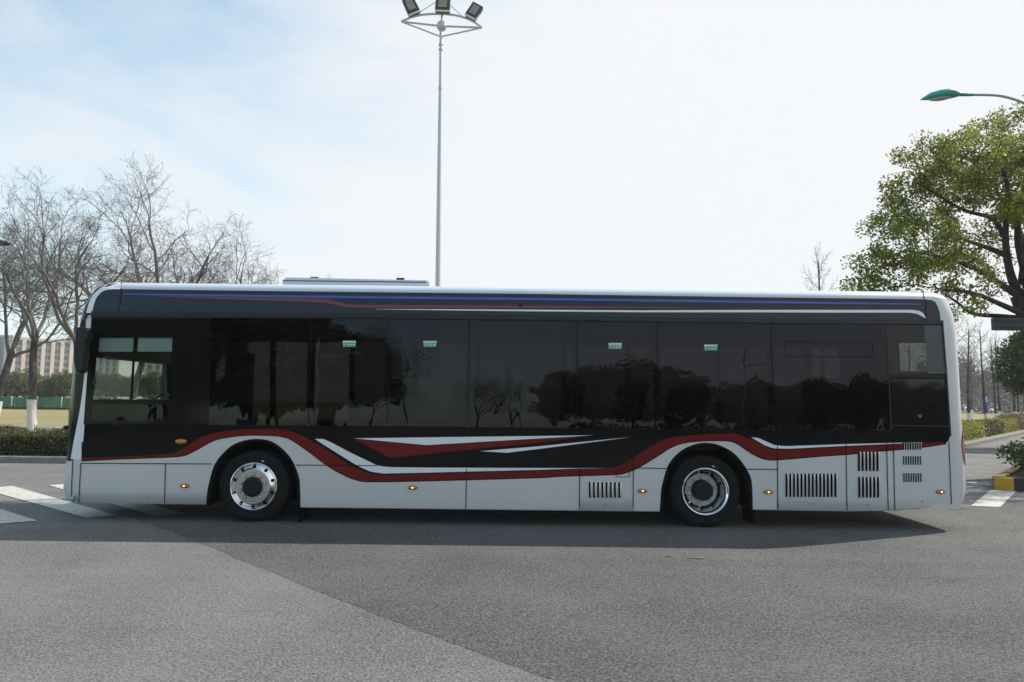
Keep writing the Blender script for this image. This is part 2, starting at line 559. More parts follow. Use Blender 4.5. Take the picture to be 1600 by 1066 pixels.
# bus
M['silver'] = pmat('silver_paint', (0.60, 0.602, 0.605), 0.36, 0.12, 0.5, 0.35, 0.03, 0.8, 0.012, 2.0, 0.05)
M['roof_silver'] = pmat('roof_silver', (0.56, 0.61, 0.68), 0.42, 0.1, 0.5, 0.2, 0.03, 1.0)
M['white'] = pmat('white_paint', (0.78, 0.80, 0.83), 0.35, 0.0, 0.5, 0.4, 0.03, 1.2, 0.01, 3.0, 0.05)
M['cove_black'] = pmat('cove_black', (0.012, 0.012, 0.017), 0.14, 0.0, 0.4, 0.0, 0.1, 1.5, 0.012, 2.5, 0.04)
M['black'] = pmat('black_paint', (0.0055, 0.0055, 0.006), 0.09, 0.0, 0.17, 0.0, 0.1, 1.5, 0.012, 2.5, 0.04)
M['hatch_gloss'] = pmat('hatch_gloss', (0.007, 0.007, 0.009), 0.03, 0.0, 0.42, 0.0, 0.1, 1.5, 0.012, 2.0, 0.02)
M['black_soft'] = pmat('black_trim', (0.010, 0.010, 0.011), 0.45, 0.0, 0.4, 0.0, 0.2, 6)
M['red'] = pmat('red_paint', (0.150, 0.010, 0.010), 0.22, 0.0, 0.2, 0.0, 0.06, 2.0, 0.01, 2.5, 0.05)
M['cove_red'] = pmat('cove_red', (0.19, 0.028, 0.035), 0.35, 0.0, 0.5, 0.2, 0.06, 2.0)
M['cove_blue'] = pmat('cove_blue', (0.035, 0.075, 0.42), 0.3, 0.0, 0.5, 0.3, 0.45, 1.3)
M['seam'] = pmat('panel_gap', (0.006, 0.006, 0.006), 0.9, 0, 0.1)
M['rubber'] = ramp_noise_mat('tyre_rubber', [(0.007, 0.007, 0.007), (0.012, 0.0115, 0.0115), (0.018, 0.0175, 0.017)], 9, 0.8, 0.25, 30, spec=0.2)
M['arch_rubber'] = pmat('arch_rubber', (0.0045, 0.0045, 0.0045), 0.7, 0, 0.12, var=0.3)
M['chrome'] = pmat('polished_alloy', (0.80, 0.81, 0.82), 0.16, 1.0, 0.5, 0, 0.06, 8, 0.02, 15, 0.06)
M['nut'] = pmat('wheel_nut_steel', (0.72, 0.72, 0.72), 0.25, 0.9)
M['alloy_dull'] = pmat('brushed_alloy', (0.50, 0.495, 0.475), 0.42, 0.7, 0.5, 0, 0.06, 20, 0.02, 60, 0.06)
M['hole'] = pmat('hole_dark', (0.004, 0.004, 0.004), 0.9, 0, 0.1)
M['hub'] = pmat('hub_black', (0.010, 0.010, 0.011), 0.6, 0, 0.3, var=0.4, vscale=30)
M['amber'] = pmat('amber_lens', (0.55, 0.19, 0.01), 0.2, 0, 0.5, 0.5, 0.1, 40)
M['led'] = pmat('amber_led', (0.9, 0.6, 0.15), 0.3, emit=(1.0, 0.62, 0.18, 1.6))
M['red_lens'] = pmat('red_lens', (0.5, 0.015, 0.012), 0.15, 0, 0.5, 0.6, 0.1, 10)
M['glass'] = glass_mat('tinted_glass', (0.013, 0.013, 0.014), (0.62, 0.63, 0.70), 0.0, 0.007, 1.47, 1.5)
M['glass_far'] = glass_mat('tinted_far_glass', (0.32, 0.33, 0.33), 1.0, 0.0, 0.003, 1.5)
M['glass_rear'] = glass_mat('rear_glass', (0.31, 0.32, 0.315), 0.75, 0.0, 0.004, 1.47)
M['glass_clear'] = glass_mat('clear_glass', (0.72, 0.78, 0.75), 1.0, 0.0, 0.003, 1.5)
M['glass_front'] = glass_mat('front_glass', (0.52, 0.60, 0.56), 0.6, 0.0, 0.003, 1.5)
M['glass_dim'] = glass_mat('dim_glass', (0.03, 0.032, 0.032), 0.6, 0.0, 0.006, 1.45, 2.5)
M['blind'] = pmat('sun_blind', (0.34, 0.42, 0.39), 0.8, var=0.06)
M['interior'] = pmat('interior_dark', (0.02, 0.02, 0.021), 0.8, var=0.2)
M['seat'] = pmat('seat_fabric', (0.03, 0.03, 0.045), 0.85, var=0.2)
M['sticker_green'] = pmat('sticker_green', (0.02, 0.25, 0.13), 0.5)
M['sticker_white'] = pmat('sticker_white', (0.62, 0.75, 0.70), 0.5)
M['sticker_mid'] = pmat('sticker_text', (0.18, 0.42, 0.32), 0.5)
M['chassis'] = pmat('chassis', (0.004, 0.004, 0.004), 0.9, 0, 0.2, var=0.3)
# street things
M['galv'] = pmat('galvanised_steel', (0.50, 0.52, 0.56), 0.45, 0.35, 0.5, 0, 0.08, 4)
M['lamp_grey'] = pmat('lamp_grey', (0.36, 0.36, 0.37), 0.5, 0.2, var=0.1)
M['teal'] = pmat('teal_paint', (0.03, 0.33, 0.29), 0.4, var=0.15, vscale=12)
M['lamp_bowl'] = pmat('lamp_bowl', (0.45, 0.42, 0.38), 0.35, var=0.1)
M['flood_black'] = pmat('floodlight_black', (0.02, 0.021, 0.022), 0.55, var=0.2)
M['flood_glass'] = pmat('floodlight_glass', (0.26, 0.23, 0.19), 0.2, 0, 0.5, var=0.55, vscale=9)
M['flood_white'] = pmat('floodlight_white', (0.72, 0.73, 0.75), 0.4, var=0.05)
M['sign_grey'] = pmat('sign_grey', (0.035, 0.042, 0.045), 0.6, 0.0, var=0.2, vscale=5)
M['sign_blue'] = pmat('sign_blue', (0.05, 0.10, 0.45), 0.5)
M['fence_green'] = ramp_noise_mat('fence_green', [(0.03, 0.14, 0.06), (0.05, 0.19, 0.085), (0.07, 0.22, 0.10)], 0.8, 0.8, 0.2)
M['wall_pink'] = ramp_noise_mat('facade_pink', [(0.54, 0.47, 0.42), (0.60, 0.53, 0.48), (0.64, 0.57, 0.52)], 0.4, 0.9, 0.1)
M['wall_shade'] = ramp_noise_mat('facade_shade', [(0.17, 0.18, 0.20), (0.21, 0.22, 0.25), (0.24, 0.25, 0.28)], 0.4, 0.9, 0.1)  # walls turned from the sun: their shade is put into this grey
M['wall_cream'] = ramp_noise_mat('facade_cream', [(0.48, 0.45, 0.42), (0.54, 0.52, 0.48), (0.6, 0.57, 0.53)], 0.4, 0.9, 0.1)
M['pane_far'] = pmat('facade_glass', (0.14, 0.15, 0.17), 0.15, 0, 0.5, var=0.35, vscale=0.8)
M['frame_far'] = pmat('facade_frame', (0.45, 0.44, 0.43), 0.7)
M['car_white'] = pmat('car_white', (0.55, 0.6, 0.65), 0.3, 0, 0.5, 0.5)

# ------------------------------------------------------------------ the ground
def sheet(name, pts, z, mat, kind='structure', sub=None):
    mb = MB()
    P = [Vector((p[0], p[1], z)) for p in pts]
    mb.v = [tuple(p) for p in P]
    for t in tessellate_polygon([P]):
        a, b, c = (P[i] for i in t)
        t = tuple(t) if (b - a).cross(c - a).z > 0 else tuple(reversed(t))
        mb.f.append(t); mb.m.append(0)
    return tag(mb.build(name, mat), kind=kind)


RD = Vector((0.675, 0.738, 0)).normalized()          # direction of the side road running off to the right
RN = Vector((-RD.y, RD.x, 0))                         # its left-hand side
KA = Vector((17.9, 17.9, 0))                          # a point on its far kerb

sheet('ground', [(-320, -120), (320, -120), (320, 325), (-320, 325)], -0.012, M['earth'])
sheet('road', [(-260, -26), (300, -26), (300, 320), (-260, 320)], 0.0, M['asphalt'])
s1, s2 = G(196, 806), G(870, 1066)
dirn = (s2 - s1).normalized()
a = s1 - dirn * 0.6
b = s2 + dirn * 6
rg = random.Random(12)
Ls = (b - a).length
nrm_s = Vector((-dirn.y, dirn.x, 0))
edge = []
wob_ = 0.0
for k in range(int(Ls / .03) + 1):
    wob_ = wob_ * .93 + rg.uniform(-.006, .006)
    q = a + dirn * (k * .03) + nrm_s * (wob_ + .03 * math.sin(k * .021) + rg.uniform(-.007, .007))
    edge.append((q.x, q.y))
sheet('road_patch', edge + [(60, b.y), (60, 4.0), (9.2, 3.2), (7.0, 1.9), (a.x + 3.5, 1.9)], 0.0022, M['asphalt_coarse'])

# field edge: kerb that runs along the cross road, bends and follows the side road
KY = 7.6
kerb_line = [Vector((-230, KY, 0)), Vector((2.5, KY, 0))]
for k in range(1, 8):
    t = k / 8
    p0, p1, p2 = Vector((2.5, KY, 0)), Vector((7.5, KY, 0)), KA - RD * 9.0
    kerb_line.append(p0 * (1 - t) ** 2 + p1 * 2 * t * (1 - t) + p2 * t * t)
kerb_line += [KA - RD * 9.0 + RD * s for s in np.linspace(0, 150, 40)]


def offset_line(line, d):
    out = []
    for i, p in enumerate(line):
        t = (line[min(i + 1, len(line) - 1)] - line[max(i - 1, 0)]).normalized()
        n = Vector((-t.y, t.x, 0))
        out.append(p + n * d)
    return out


def kerb(name, line, w, h, mat, mat2=None, step=None, phase=0.0, z0=-0.02):
    """kerb of separate stones: inner side is to the left of the line"""
    mb = MB()
    L2 = offset_line(line, w)
    ch = 0.02
    L1b = offset_line(line, ch)
    acc = 0.0
    for i in range(len(line) - 1):
        mt = 0
        if mat2:
            acc += (line[i + 1] - line[i]).length
            mt = int(math.floor((acc + phase) / step)) % 2
        rows = []
        for A in (i, i + 1):
            p, pb, q = line[A], L1b[A], L2[A]
            rows.append([(p.x, p.y, z0), (p.x, p.y, h - ch), (pb.x, pb.y, h), (q.x, q.y, h), (q.x, q.y, z0)])
        mb.grid(rows, mt)
    o = mb.build(name, [mat, mat2] if mat2 else mat)
    return tag(o, kind='structure')


kerb('kerb', kerb_line, 0.22, 0.16, M['kerb'])
inner = offset_line(kerb_line, 0.22)
outer_edge = [(p.x, p.y) for p in inner]
sheet('field', outer_edge + [(120, 300), (-230, 300)], 0.10, M['dry_grass'])
pv1 = offset_line(kerb_line[:2], 15.5); pv2 = offset_line(kerb_line[:2], 18.2)
sheet('pavement', [(pv1[0].x, pv1[0].y), (pv1[1].x, pv1[1].y), (pv2[1].x, pv2[1].y), (pv2[0].x, pv2[0].y)], 0.106, M['pavement'])


def px_sheet(name, px, z, mat):
    return sheet(name, [tuple(G(*p))[:2] for p in px], z, mat)


px_sheet('crosswalk_marking', [(-28, 764.5), (19, 760), (183, 806), (135, 810)], 0.008, M['paint_worn'])
px_sheet('crosswalk_marking', [(-110, 797), (-60, 777), (59, 814.6), (0, 819.2)], 0.008, M['paint_worn'])
px_sheet('crosswalk_marking', [(76, 758.8), (118, 756), (290, 803), (240, 806.5)], 0.008, M['paint_worn'])
px_sheet('crosswalk_marking', [(1548, 766.3), (1588.5, 768), (1563, 793), (1517, 791)], 0.008, M['paint_worn'])
px_sheet('crosswalk_marking', [(1622, 769), (1668, 771), (1652, 797), (1602, 795)], 0.008, M['paint_worn'])
px_sheet('lane_marking', [(1470, 752.6), (1528, 753.2), (1526.5, 755.6), (1470, 755.2)], 0.008, M['paint_worn'])
px_sheet('lane_marking', [(1520, 759), (1543, 748.5), (1548, 750), (1546, 761)], 0.008, M['paint_faint'])
# thin worn streaks on the asphalt beside the front wheel
px_sheet('lane_marking', [(352, 811.0), (400, 815.6), (460, 825.2), (460, 826.6), (400, 817.4), (352, 812.4)], 0.010, M['paint_faint'])
px_sheet('lane_marking', [(1040, 869.2), (1052, 869.6), (1052, 871), (1040, 870.6)], 0.010, M['paint_faint'])
px_sheet('lane_marking', [(1078, 872), (1099, 872), (1099, 874), (1078, 874)], 0.010, M['paint_faint'])

# ------------------------------------------------------------------ THE BUS
W = 2.52
ZT = U(800, 447.5, 0.3).z
INS = [(0, 0), (1.2, 0), (2.62, .027), (2.70, .030), (ZT - .14, .07), (ZT - .10, .09), (ZT - .065, .13), (ZT - .035, .20),
       (ZT - .012, .30), (ZT, .42), (ZT + .012, .80), (ZT + .015, 1.20)]
_iz = [a for a, b in INS]; _iv = [b for a, b in INS]
inset = lambda z: float(np.interp(z, _iz, _iv))
rad_c = lambda z: 0.20 + 0.8 * inset(z)
FRONT = [(112, 783), (105, 781), (101, 774), (98.5, 762), (99, 748), (103, 735), (104, 715), (106, 680), (107.5, 655), (112, 600), (118, 545), (125, 505), (131, 480),
         (140, 462), (155, 448.5), (172, 441.5), (191, 439)]
REAR = [(1500, 787), (1506, 783), (1508.5, 771), (1508.5, 745), (1504, 685), (1502, 655), (1501, 630), (1498, 577), (1495, 538), (1492, 507), (1488, 486), (1482, 471),
        (1471, 462), (1458, 457), (1442, 454.5)]


def silh(tab, sgn):
    out = []
    for px, py in tab:
        r = 0.2
        for _ in range(6):
            P = U(px, py, inset(min(P.z, ZT - .02)) + .46 * r if _ else .1)
            r = rad_c(min(P.z, ZT - .02))
        out.append((P.z, P.x - sgn * -0.16 * r if False else P.x + sgn * 0.16 * r))
    out.sort()
    return [a for a, b in out], [b for a, b in out]


fz, fx = silh(FRONT, -1)
rz_, rx_ = silh(REAR, 1)
fx[-1] = max(fx[-1], fx[-2]); fz.append(ZT + .015); fx.append(fx[-1] + .7)
rz_.append(ZT + .015); rx_.append(rx_[-1] - .7)
xf = lambda z: float(np.interp(z, fz, fx))
xr = lambda z: float(np.interp(z, rz_, rx_))


HEM = [(-9, U(324, 780, 0).x, .37, 3.2), (U(324, 780, 0).x, U(905.5, 780, 0).x, .25, 2.5), (U(905.5, 780, 0).x, U(989, 780, 0).x, .37, 2.0), (U(989, 780, 0).x, U(1214.8, 780, 0).x, .25, 2.5),
       (U(1214.8, 780, 0).x, 9, .40, 1.9)]


def hullY(x, z):
    y = inset(z); r = rad_c(z)
    for x0_, x1_, zb, k_ in HEM:
        if x0_ <= x < x1_ and z < zb:
            y += k_ * (zb - z) ** 2
    a = xf(z) + r
    if x < a:
        d = min(a - x, r * .995); y += r - math.sqrt(r * r - d * d)
    c = xr(z) - r
    if x > c:
        d = min(x - c, r * .995); y += r - math.sqrt(r * r - d * d)
    return y


def S(px, py, off=0.0):
    """point of the bus's near side seen at that pixel of the photo, lifted off the skin by off"""
    Y = 0.0
    for k in range(24):
        P = U(px, py, Y)
        Y2 = hullY(P.x, min(P.z, ZT - .03))
        Y = Y * .4 + Y2 * .6
    P = U(px, py, Y)
    P.y -= off
    return P


bus = thing('city_bus', (0, W / 2, 0), 'long single-deck city bus in silver, black and red stopped across the junction', 'bus')

# --- shell: front cap, rear cap, roof, built as rings
NC = 9


def ring(z):
    r = min(rad_c(z), W / 2 - inset(z) - .02)
    a, c, i = xf(z), xr(z), inset(z)
    bow = 0.05
    pts = []
    kf = []
    # near side, front corner from the middle of the front to the side
    def fb(y):
        return a - 0 + 0 * y
    ys = [W / 2, W * .42, W * .33, W * .24]
    for y in ys:
        y = max(y, i + r + .004)
        pts.append((a - bow * (1 - ((y - W / 2) / (W / 2 - i)) ** 2) + bow * (1 - ((i + r - W / 2) / (W / 2 - i)) ** 2), y, z))
    for k in range(NC + 1):
        t = k / NC * math.pi / 2
        pts.append((a + r - r * math.cos(t), i + r - r * math.sin(t), z))
    for k in range(NC + 1):
        t = (1 - k / NC) * math.pi / 2
        pts.append((c - r + r * math.cos(t), i + r - r * math.sin(t), z))
    pts.insert(len(pts) - NC - 1, (c - r - .30, i + .008, z))
    for y in (0.42, 0.8, 1.02, W / 2):
        y = max(y, i + r + .004)
        pts.append((c + .03 * (1 - ((y - W / 2) / (W / 2)) ** 2), y, z))
    near = pts
    far = [(x, W - y, zz) for x, y, zz in reversed(pts[1:-1])]
    return near + far


ZW0, ZW1 = 0.78, 2.20          # clear part of the windscreen
RW0, RW1 = 2.16, 2.62          # rear window
zs = [0.285, 0.31, 0.40, 0.55, 0.68, ZW0, 0.95, 1.2, 1.5, 1.8, RW0, ZW1, 2.4, RW1, 2.66, 2.73, 2.80, 2.88] + [q for q in
     (ZT - .14, ZT - .12, ZT - .10, ZT - .082, ZT - .065, ZT - .05, ZT - .035, ZT - .023, ZT - .012, ZT - .005, ZT, ZT + .006, ZT + .012, ZT + .015)]
zs = sorted(zs)
R = [ring(z) for z in zs]
nR = len(R[0])
NF = 4 + NC                    # last index of the front corner
buckets = {k: MB() for k in ('front_bumper', 'windshield', 'front_mask', 'rear_panel', 'rear_window', 'roof')}
XSEAM = S(190, 446).x
for bk in buckets.values():
    bk.cache = {}


def addf(bk, ids, mat=0):
    mb = buckets[bk]
    f = []
    for (i, j) in ids:
        key = (i, j % nR)
        if key not in mb.cache:
            mb.cache[key] = len(mb.v); mb.v.append(R[i][j % nR])
        f.append(mb.cache[key])
    mb.f.append(tuple(f)); mb.m.append(mat)


half = len(R[0]) // 2
for i in range(len(zs) - 1):
    zm = (zs[i] + zs[i + 1]) / 2
    for j in range(nR):
        pts = [R[i][j], R[i + 1][j], R[i + 1][(j + 1) % nR], R[i][(j + 1) % nR]]
        cx = sum(p[0] for p in pts) / 4; cy = sum(p[1] for p in pts) / 4
        ids = [(i, j), (i, j + 1), (i + 1, j + 1), (i + 1, j)]
        straight = (R[i][j][0] - R[i][(j + 1) % nR][0]) ** 2 > 9
        if straight:
            if zm > 2.725:
                addf('roof', ids)
            continue
        if cx < 0:
            if zm < ZW0:
                addf('front_bumper', ids)
            elif zm < ZW1:
                addf('windshield', ids)
            elif zm < ZT - .03:
                addf('front_mask', ids)
            else:
                addf('roof', ids)
        else:
            if RW0 < zm < RW1 and .78 < cy < W - .78:
                addf('rear_window', ids)
            elif zm > ZT - .03:
                addf('roof', ids)
            else:
                addf('rear_panel', ids)
# close the roof
n = len(zs) - 1
addf('roof', [(n, j) for j in range(nR)])
buckets['front_bumper'].build('front_bumper', M['silver'], bus, True)
buckets['windshield'].build('windshield', M['glass_front'], bus, True)
buckets['front_mask'].build('front_mask', M['black'], bus, True)
buckets['rear_panel'].build('rear_panel', M['silver'], bus, True)
buckets['rear_window'].build('rear_window', M['glass_rear'], bus, True)
buckets['roof'].build('roof', M['roof_silver'], bus, True, angle=60)

# --- livery curves (pixels of the photograph)
glass_top = curve_fn([(100, 496.6), (440, 496.8), (840, 501), (1180, 505.5), (1500, 507.6)])
glass_bot = curve_fn([(100, 661), (330, 664.5), (605, 666.5), (840, 668.8), (1030, 671), (1180, 673), (1390, 674.5), (1500, 676)], False)
cove_bot = curve_fn([(100, 486.5), (190, 487), (440, 489), (840, 494), (1180, 499), (1500, 501.5)])
red_top = curve_fn([(112, 716.6), (127, 715.7), (190, 713.7), (262, 709.6), (280, 705.0), (297, 694), (320, 681), (342, 675.5), (372, 672), (405, 670.6), (432, 670.8), (450, 673), (465, 677.5), (481, 685),
                    (515, 706), (545, 725), (565, 735), (580, 740), (600, 742), (660, 740.6), (727, 738.7), (840, 736), (900, 733), (945, 731.8), (965, 728.7), (985, 718.7), (1012, 701),
                    (1035, 688.7), (1055, 683), (1087, 679.5), (1142, 677.5), (1155, 679.5), (1170, 685.5), (1180, 690), (1193, 697), (1206, 702), (1227, 703.2), (1319, 698.3),
                    (1408, 694.3), (1453, 691.9), (1476, 691.6)])
red_bot = curve_fn([(112, 720), (127, 719.5), (190, 716.4), (268, 713.4), (290, 710.5), (307, 702.5), (335, 687.5), (360, 682), (390, 679.3), (427, 680), (442, 682), (455, 686.5), (482, 705), (512, 727.5),
                    (540, 743), (560, 750), (580, 752), (665, 750.7), (840, 745.7), (875, 743.6), (962, 740.7), (980, 737.5), (1000, 728.7), (1030, 710.5), (1050, 697.8), (1070, 691.2),
                    (1100, 688.2), (1135, 688.2), (1150, 692), (1170, 705.5), (1187, 714.5), (1200, 717.5), (1216, 717.8), (1285, 712), (1322, 709.5), (1385, 703.5), (1437, 698.8),
                    (1476, 693.0)])
arch_f = [(322.5, 790), (323.5, 775), (326, 758), (336, 725), (355, 702), (372, 691.5), (397, 686), (422, 689), (442, 702), (457, 720), (467, 745), (469, 765), (469.6, 792)]
arch_r = [(1031, 798.5), (1032, 780), (1034, 760), (1044, 727), (1062, 706), (1082, 695.5), (1101, 692), (1122, 695), (1145, 707), (1162, 726), (1173, 747), (1175.4, 768), (1176, 796)]
arch_f = [tuple(p) for p in catmull(arch_f, 6)]
arch_r = [tuple(p) for p in catmull(arch_r, 6)]
skirt = curve_fn([(104, 781), (112, 783.8), (125, 785), (323, 787.2), (326, 789), (466, 792), (470, 792), (800, 795.9), (1030, 798.4), (1036, 797), (1172, 796), (1176, 795.5), (1323, 798),
                  (1386, 797.2), (1400, 796.8), (1440, 793.5), (1486, 788.5), (1497, 786)], False)


def bottom(x):
    for A in (arch_f, arch_r):
        if A[0][0] <= x <= A[-1][0]:
            return min(skirt(x), float(np.interp(x, [p[0] for p in A], [p[1] for p in A])))
    return skirt(x)


def strip(mb, xs, top, bot, off, rows=1, mat=0):
    g = []
    for r in range(rows + 1):
        t = r / rows
        g.append([S(x, top(x) * (1 - t) + bot(x) * t, off) for x in xs])
    mb.grid(g[::-1], mat)


def xsteps(x0, x1, dx, extra=()):
    xs = list(np.linspace(x0, x1, max(2, int((x1 - x0) / dx) + 1))) + [x for x in extra if x0 < x < x1]
    return sorted(set(round(float(x), 3) for x in xs))


def px_poly(mb, pts, off, mat=0):
    P = [Vector((x, -y, 0)) for x, y in pts]
    base = len(mb.v)
    mb.v += [tuple(S(x, y, off)) for x, y in pts]
    for t in tessellate_polygon([P]):
        a, b, c = (P[i] for i in t)
        t = tuple(t) if (b - a).cross(c - a).z > 0 else tuple(reversed(t))
        mb.f.append(tuple(base + i for i in t)); mb.m.append(mat)


def px_line(mb, pts, w, off, mat=0):
    """thin band of pixel width w along a pixel polyline"""
    for (x0, y0), (x1, y1) in zip(pts[:-1], pts[1:]):
        d = math.hypot(x1 - x0, y1 - y0)
        nx, ny = -(y1 - y0) / d * w / 2, (x1 - x0) / d * w / 2
        k = max(1, int(d / 4))
        for q in range(k):
            ax, ay = x0 + (x1 - x0) * q / k, y0 + (y1 - y0) * q / k
            bx, by = x0 + (x1 - x0) * (q + 1) / k, y0 + (y1 - y0) * (q + 1) / k
            mb.quad(S(ax + nx, ay + ny, off), S(bx + nx, by + ny, off), S(bx - nx, by - ny, off), S(ax - nx, ay - ny, off), mat)


def both(mb, name, mats, smooth=True, parent=None):
    """a part on the near side and its twin on the far side"""
    a = mb.build(name, mats, parent or bus, smooth)
    b = mb.mirrored(W).build(name, mats, parent or bus, smooth)
    return a, b


# silver lower side with its panel gaps, latches and a folded-in bottom edge
sp = MB()
ax = [p[0] for p in arch_f + arch_r]
xs = xsteps(126, 1487, 9, ax + [322.4, 469.7, 1030.9, 1176.1, 904.9, 905.9, 988.6, 989.4, 1214.4, 1215.2])
strip(sp, xs, lambda x: glass_bot(x) - 2, bottom, 0.002, 16)
xs2 = xsteps(112, 126, 3)
strip(sp, xs2, lambda x: 718, lambda x: skirt(x), 0.002, 8)
for seg in ((112, 322.4), (469.7, 1030.9), (1176.1, 1487)):
    xx = xsteps(seg[0], seg[1], 12)
    g = []
    for (dy, dz) in ((0, 0), (.008, -.012), (.05, -.012)):
        row = []
        for x in xx:
            p = S(x, skirt(x), 0); p.y += dy; p.z += dz
            row.append(p)
        g.append(row)
    sp.grid(g[::-1])
GAP = 1.25
o = 0.011
px_line(sp, [(127, 724), (331, 725)], GAP, o, 1)
px_line(sp, [(463, 726.6), (590, 727.6)], GAP, o, 1)
px_line(sp, [(989, 731), (1041, 732)], GAP, o, 1)
px_line(sp, [(1166, 733), (1214.5, 733.4)], GAP, o, 1)
for ln in ([(259, 724.5), (257.6, 786.5)], [(728.8, 732.5), (728, 795)], [(906.3, 699), (905, 797)], [(989.5, 699), (989, 798)], [(1214.2, 696), (1215, 796)],
           [(1321.3, 690), (1323, 798)], [(1384.6, 690), (1387.4, 797)], [(1395.3, 690), (1397.6, 797)], [(1482, 690), (1486, 788)], [(127, 724), (123.6, 785)],
           [(114.4, 718), (111.5, 782)], [(107, 718.2), (114.4, 718)]):
    px_line(sp, ln, GAP, o, 1)
px_line(sp, [(906.3, 699), (989.5, 699)], 1.0, o, 1)
px_line(sp, [(962.5, 733), (962.6, 745.2), (983.4, 745.2), (983.6, 733)], 0.9, o, 1)
for (x, y) in ((150.5, 777.3), (230.5, 777.3), (945, 789.3), (1268.5, 787.5), (1355, 788.3), (1441, 784)):
    p = S(x, y, 0.012)
    sp.disc(p, 0.013, n=12, mat=2)
    sp.disc((p.x, p.y - .002, p.z), 0.006, n=8, mat=1)
both(sp, 'side_panel', [M['silver'], M['seam'], M['alloy_dull']])

# black belt under the glass
bb = MB()
xs = xsteps(127.5, 1478, 7)
strip(bb, xs, lambda x: glass_bot(x) - 1, lambda x: min(red_bot(x) + 1.7, 700) if x > 1440 else red_bot(x) + 1.7, 0.004, 2)
px_poly(bb, [(1478, 674), (1484, 675), (1483.5, 684), (1481.5, 689.5), (1478, 691.5)], 0.004)
px_poly(bb, [(1214.4, 693.5), (1214.4, 703), (1230, 703), (1321, 699), (1476, 692), (1476, 690)], 0.0045)
both(bb, 'belt_panel', M['black'])
rs = MB()
strip(rs, xsteps(127.5, 1475, 5), red_top, red_bot, 0.007)
both(rs, 'red_stripe', M['red'])
ws = MB()
w1t = curve_fn([(492.5, 686), (505, 686), (517, 691), (545, 706), (590, 727.5), (605, 729.8), (665, 730.7), (840, 731.3), (945, 731.6)], False)
w1b = curve_fn([(492.5, 686.3), (522, 705), (545, 719.5), (562, 729.5), (580, 737.3), (600, 740), (660, 738.8), (727, 737), (840, 734.3), (900, 732.2), (945, 731.7)], False)
strip(ws, xsteps(492.5, 945, 6), w1t, w1b, 0.008)
w2t = curve_fn([(1174, 683.6), (1183, 684), (1193, 688.3), (1209, 695.4), (1227, 697.3), (1322, 694), (1416, 691.6), (1442, 691)], False)
w2b = curve_fn([(1174, 683.9), (1183, 689), (1195, 696.2), (1209, 700.8), (1232, 701.3), (1320, 696.8), (1408, 693.0), (1442, 691.2)], False)
both(ws, 'white_stripe', M['white'], False)
ws = MB()
strip(ws, xsteps(1174, 1442, 5), w2t, w2b, 0.008)
both(ws, 'white_stripe', M['white'], False)
ws = MB()
px_poly(ws, [(553, 685), (700, 683), (840, 681.4), (928, 680.2), (840, 685.4), (666, 695.6)], 0.008)
both(ws, 'white_flash', M['white'], False)
ws = MB()
px_poly(ws, [(750, 705), (840, 697.6), (986, 683), (840, 701.8), (792.5, 707.5)], 0.008)
both(ws, 'white_flash', M['white'], False)
rw = MB()
px_poly(rw, [(553, 685.6), (666, 696.6), (840, 686.2), (905, 682.4), (912, 682), (840, 692.4), (720, 704), (610, 715.5)], 0.008)
both(rw, 'red_flash', M['red'], False)

# cove panel over the windows with its stripes, and the rain gutter
cv = MB()
outline = [(144.5, 487), (146, 480), (148, 473), (151, 466.5), (156, 459.3), (161, 455.4), (167.5, 453), (178, 452), (190, 452)]
cove_top = curve_fn([(144.5, 487), (146, 480), (148, 473), (151, 466.5), (156, 459.3), (161, 455.4), (167.5, 453), (178, 452), (190, 452), (440, 455.2), (840, 459.6), (1180, 464.6), (1442, 467.8),
                     (1455.6, 469.2), (1461, 472), (1464.5, 478), (1468, 488), (1469.5, 501)], False)
strip(cv, xsteps(144.5, 1469.5, 8, [146, 148, 151, 156, 161, 167.5, 1455.6, 1461, 1464.5, 1468]), cove_top, cove_bot, 0.004, 5)
px_line(cv, [(190, 452), (188.5, 470), (185, 488)], 1.2, 0.007, 1)
px_line(cv, [(1446, 468), (1446.5, 500)], 1.0, 0.007, 1)
px_line(cv, [(190, 440.5), (189.5, 452)], 1.2, 0.005, 1)
px_line(cv, [(1441.5, 455.5), (1444, 467.5)], 1.2, 0.005, 1)
both(cv, 'cove_panel', [M['cove_black'], M['seam']])
cb = MB()
strip(cb, xsteps(193, 1438, 12), curve_fn([(193, 458.6), (440, 461.4), (840, 465.6), (1200, 470.4), (1438, 474.6)]), curve_fn([(193, 460.6), (440, 465), (840, 469.4), (1200, 474), (1438, 476.4)]), 0.007)
both(cb, 'blue_stripe', M['cove_blue'])
crd = MB()
strip(crd, xsteps(225, 1100, 7), curve_fn([(225, 462), (350, 464.3), (490, 466.6), (512, 467.6), (527, 471.5), (540, 475.3), (560, 476.5), (840, 478), (1100, 481)], False),
      curve_fn([(225, 462.5), (350, 467.5), (490, 472.2), (512, 473.8), (527, 477.4), (540, 479.8), (560, 480.8), (840, 481.4), (1100, 481.4)], False), 0.007)
both(crd, 'red_stripe', M['cove_red'])
cw = MB()
strip(cw, xsteps(587, 1446.5, 5), curve_fn([(587, 483.1), (700, 483.4), (840, 484.1), (1000, 485.2), (1180, 484.4), (1300, 484.4), (1425, 484.4), (1436, 486), (1442, 489.5), (1446.5, 496.5)], False),
      curve_fn([(587, 483.4), (700, 485.2), (840, 486.8), (1000, 488.2), (1180, 488.3), (1300, 488.8), (1420, 488.8), (1432, 490.5), (1440, 494.2), (1444, 497.4), (1446.5, 497.6)], False), 0.007)
both(cw, 'white_stripe', M['white'])
gt = MB()
xs = xsteps(143.5, 1473, 14)
g = []
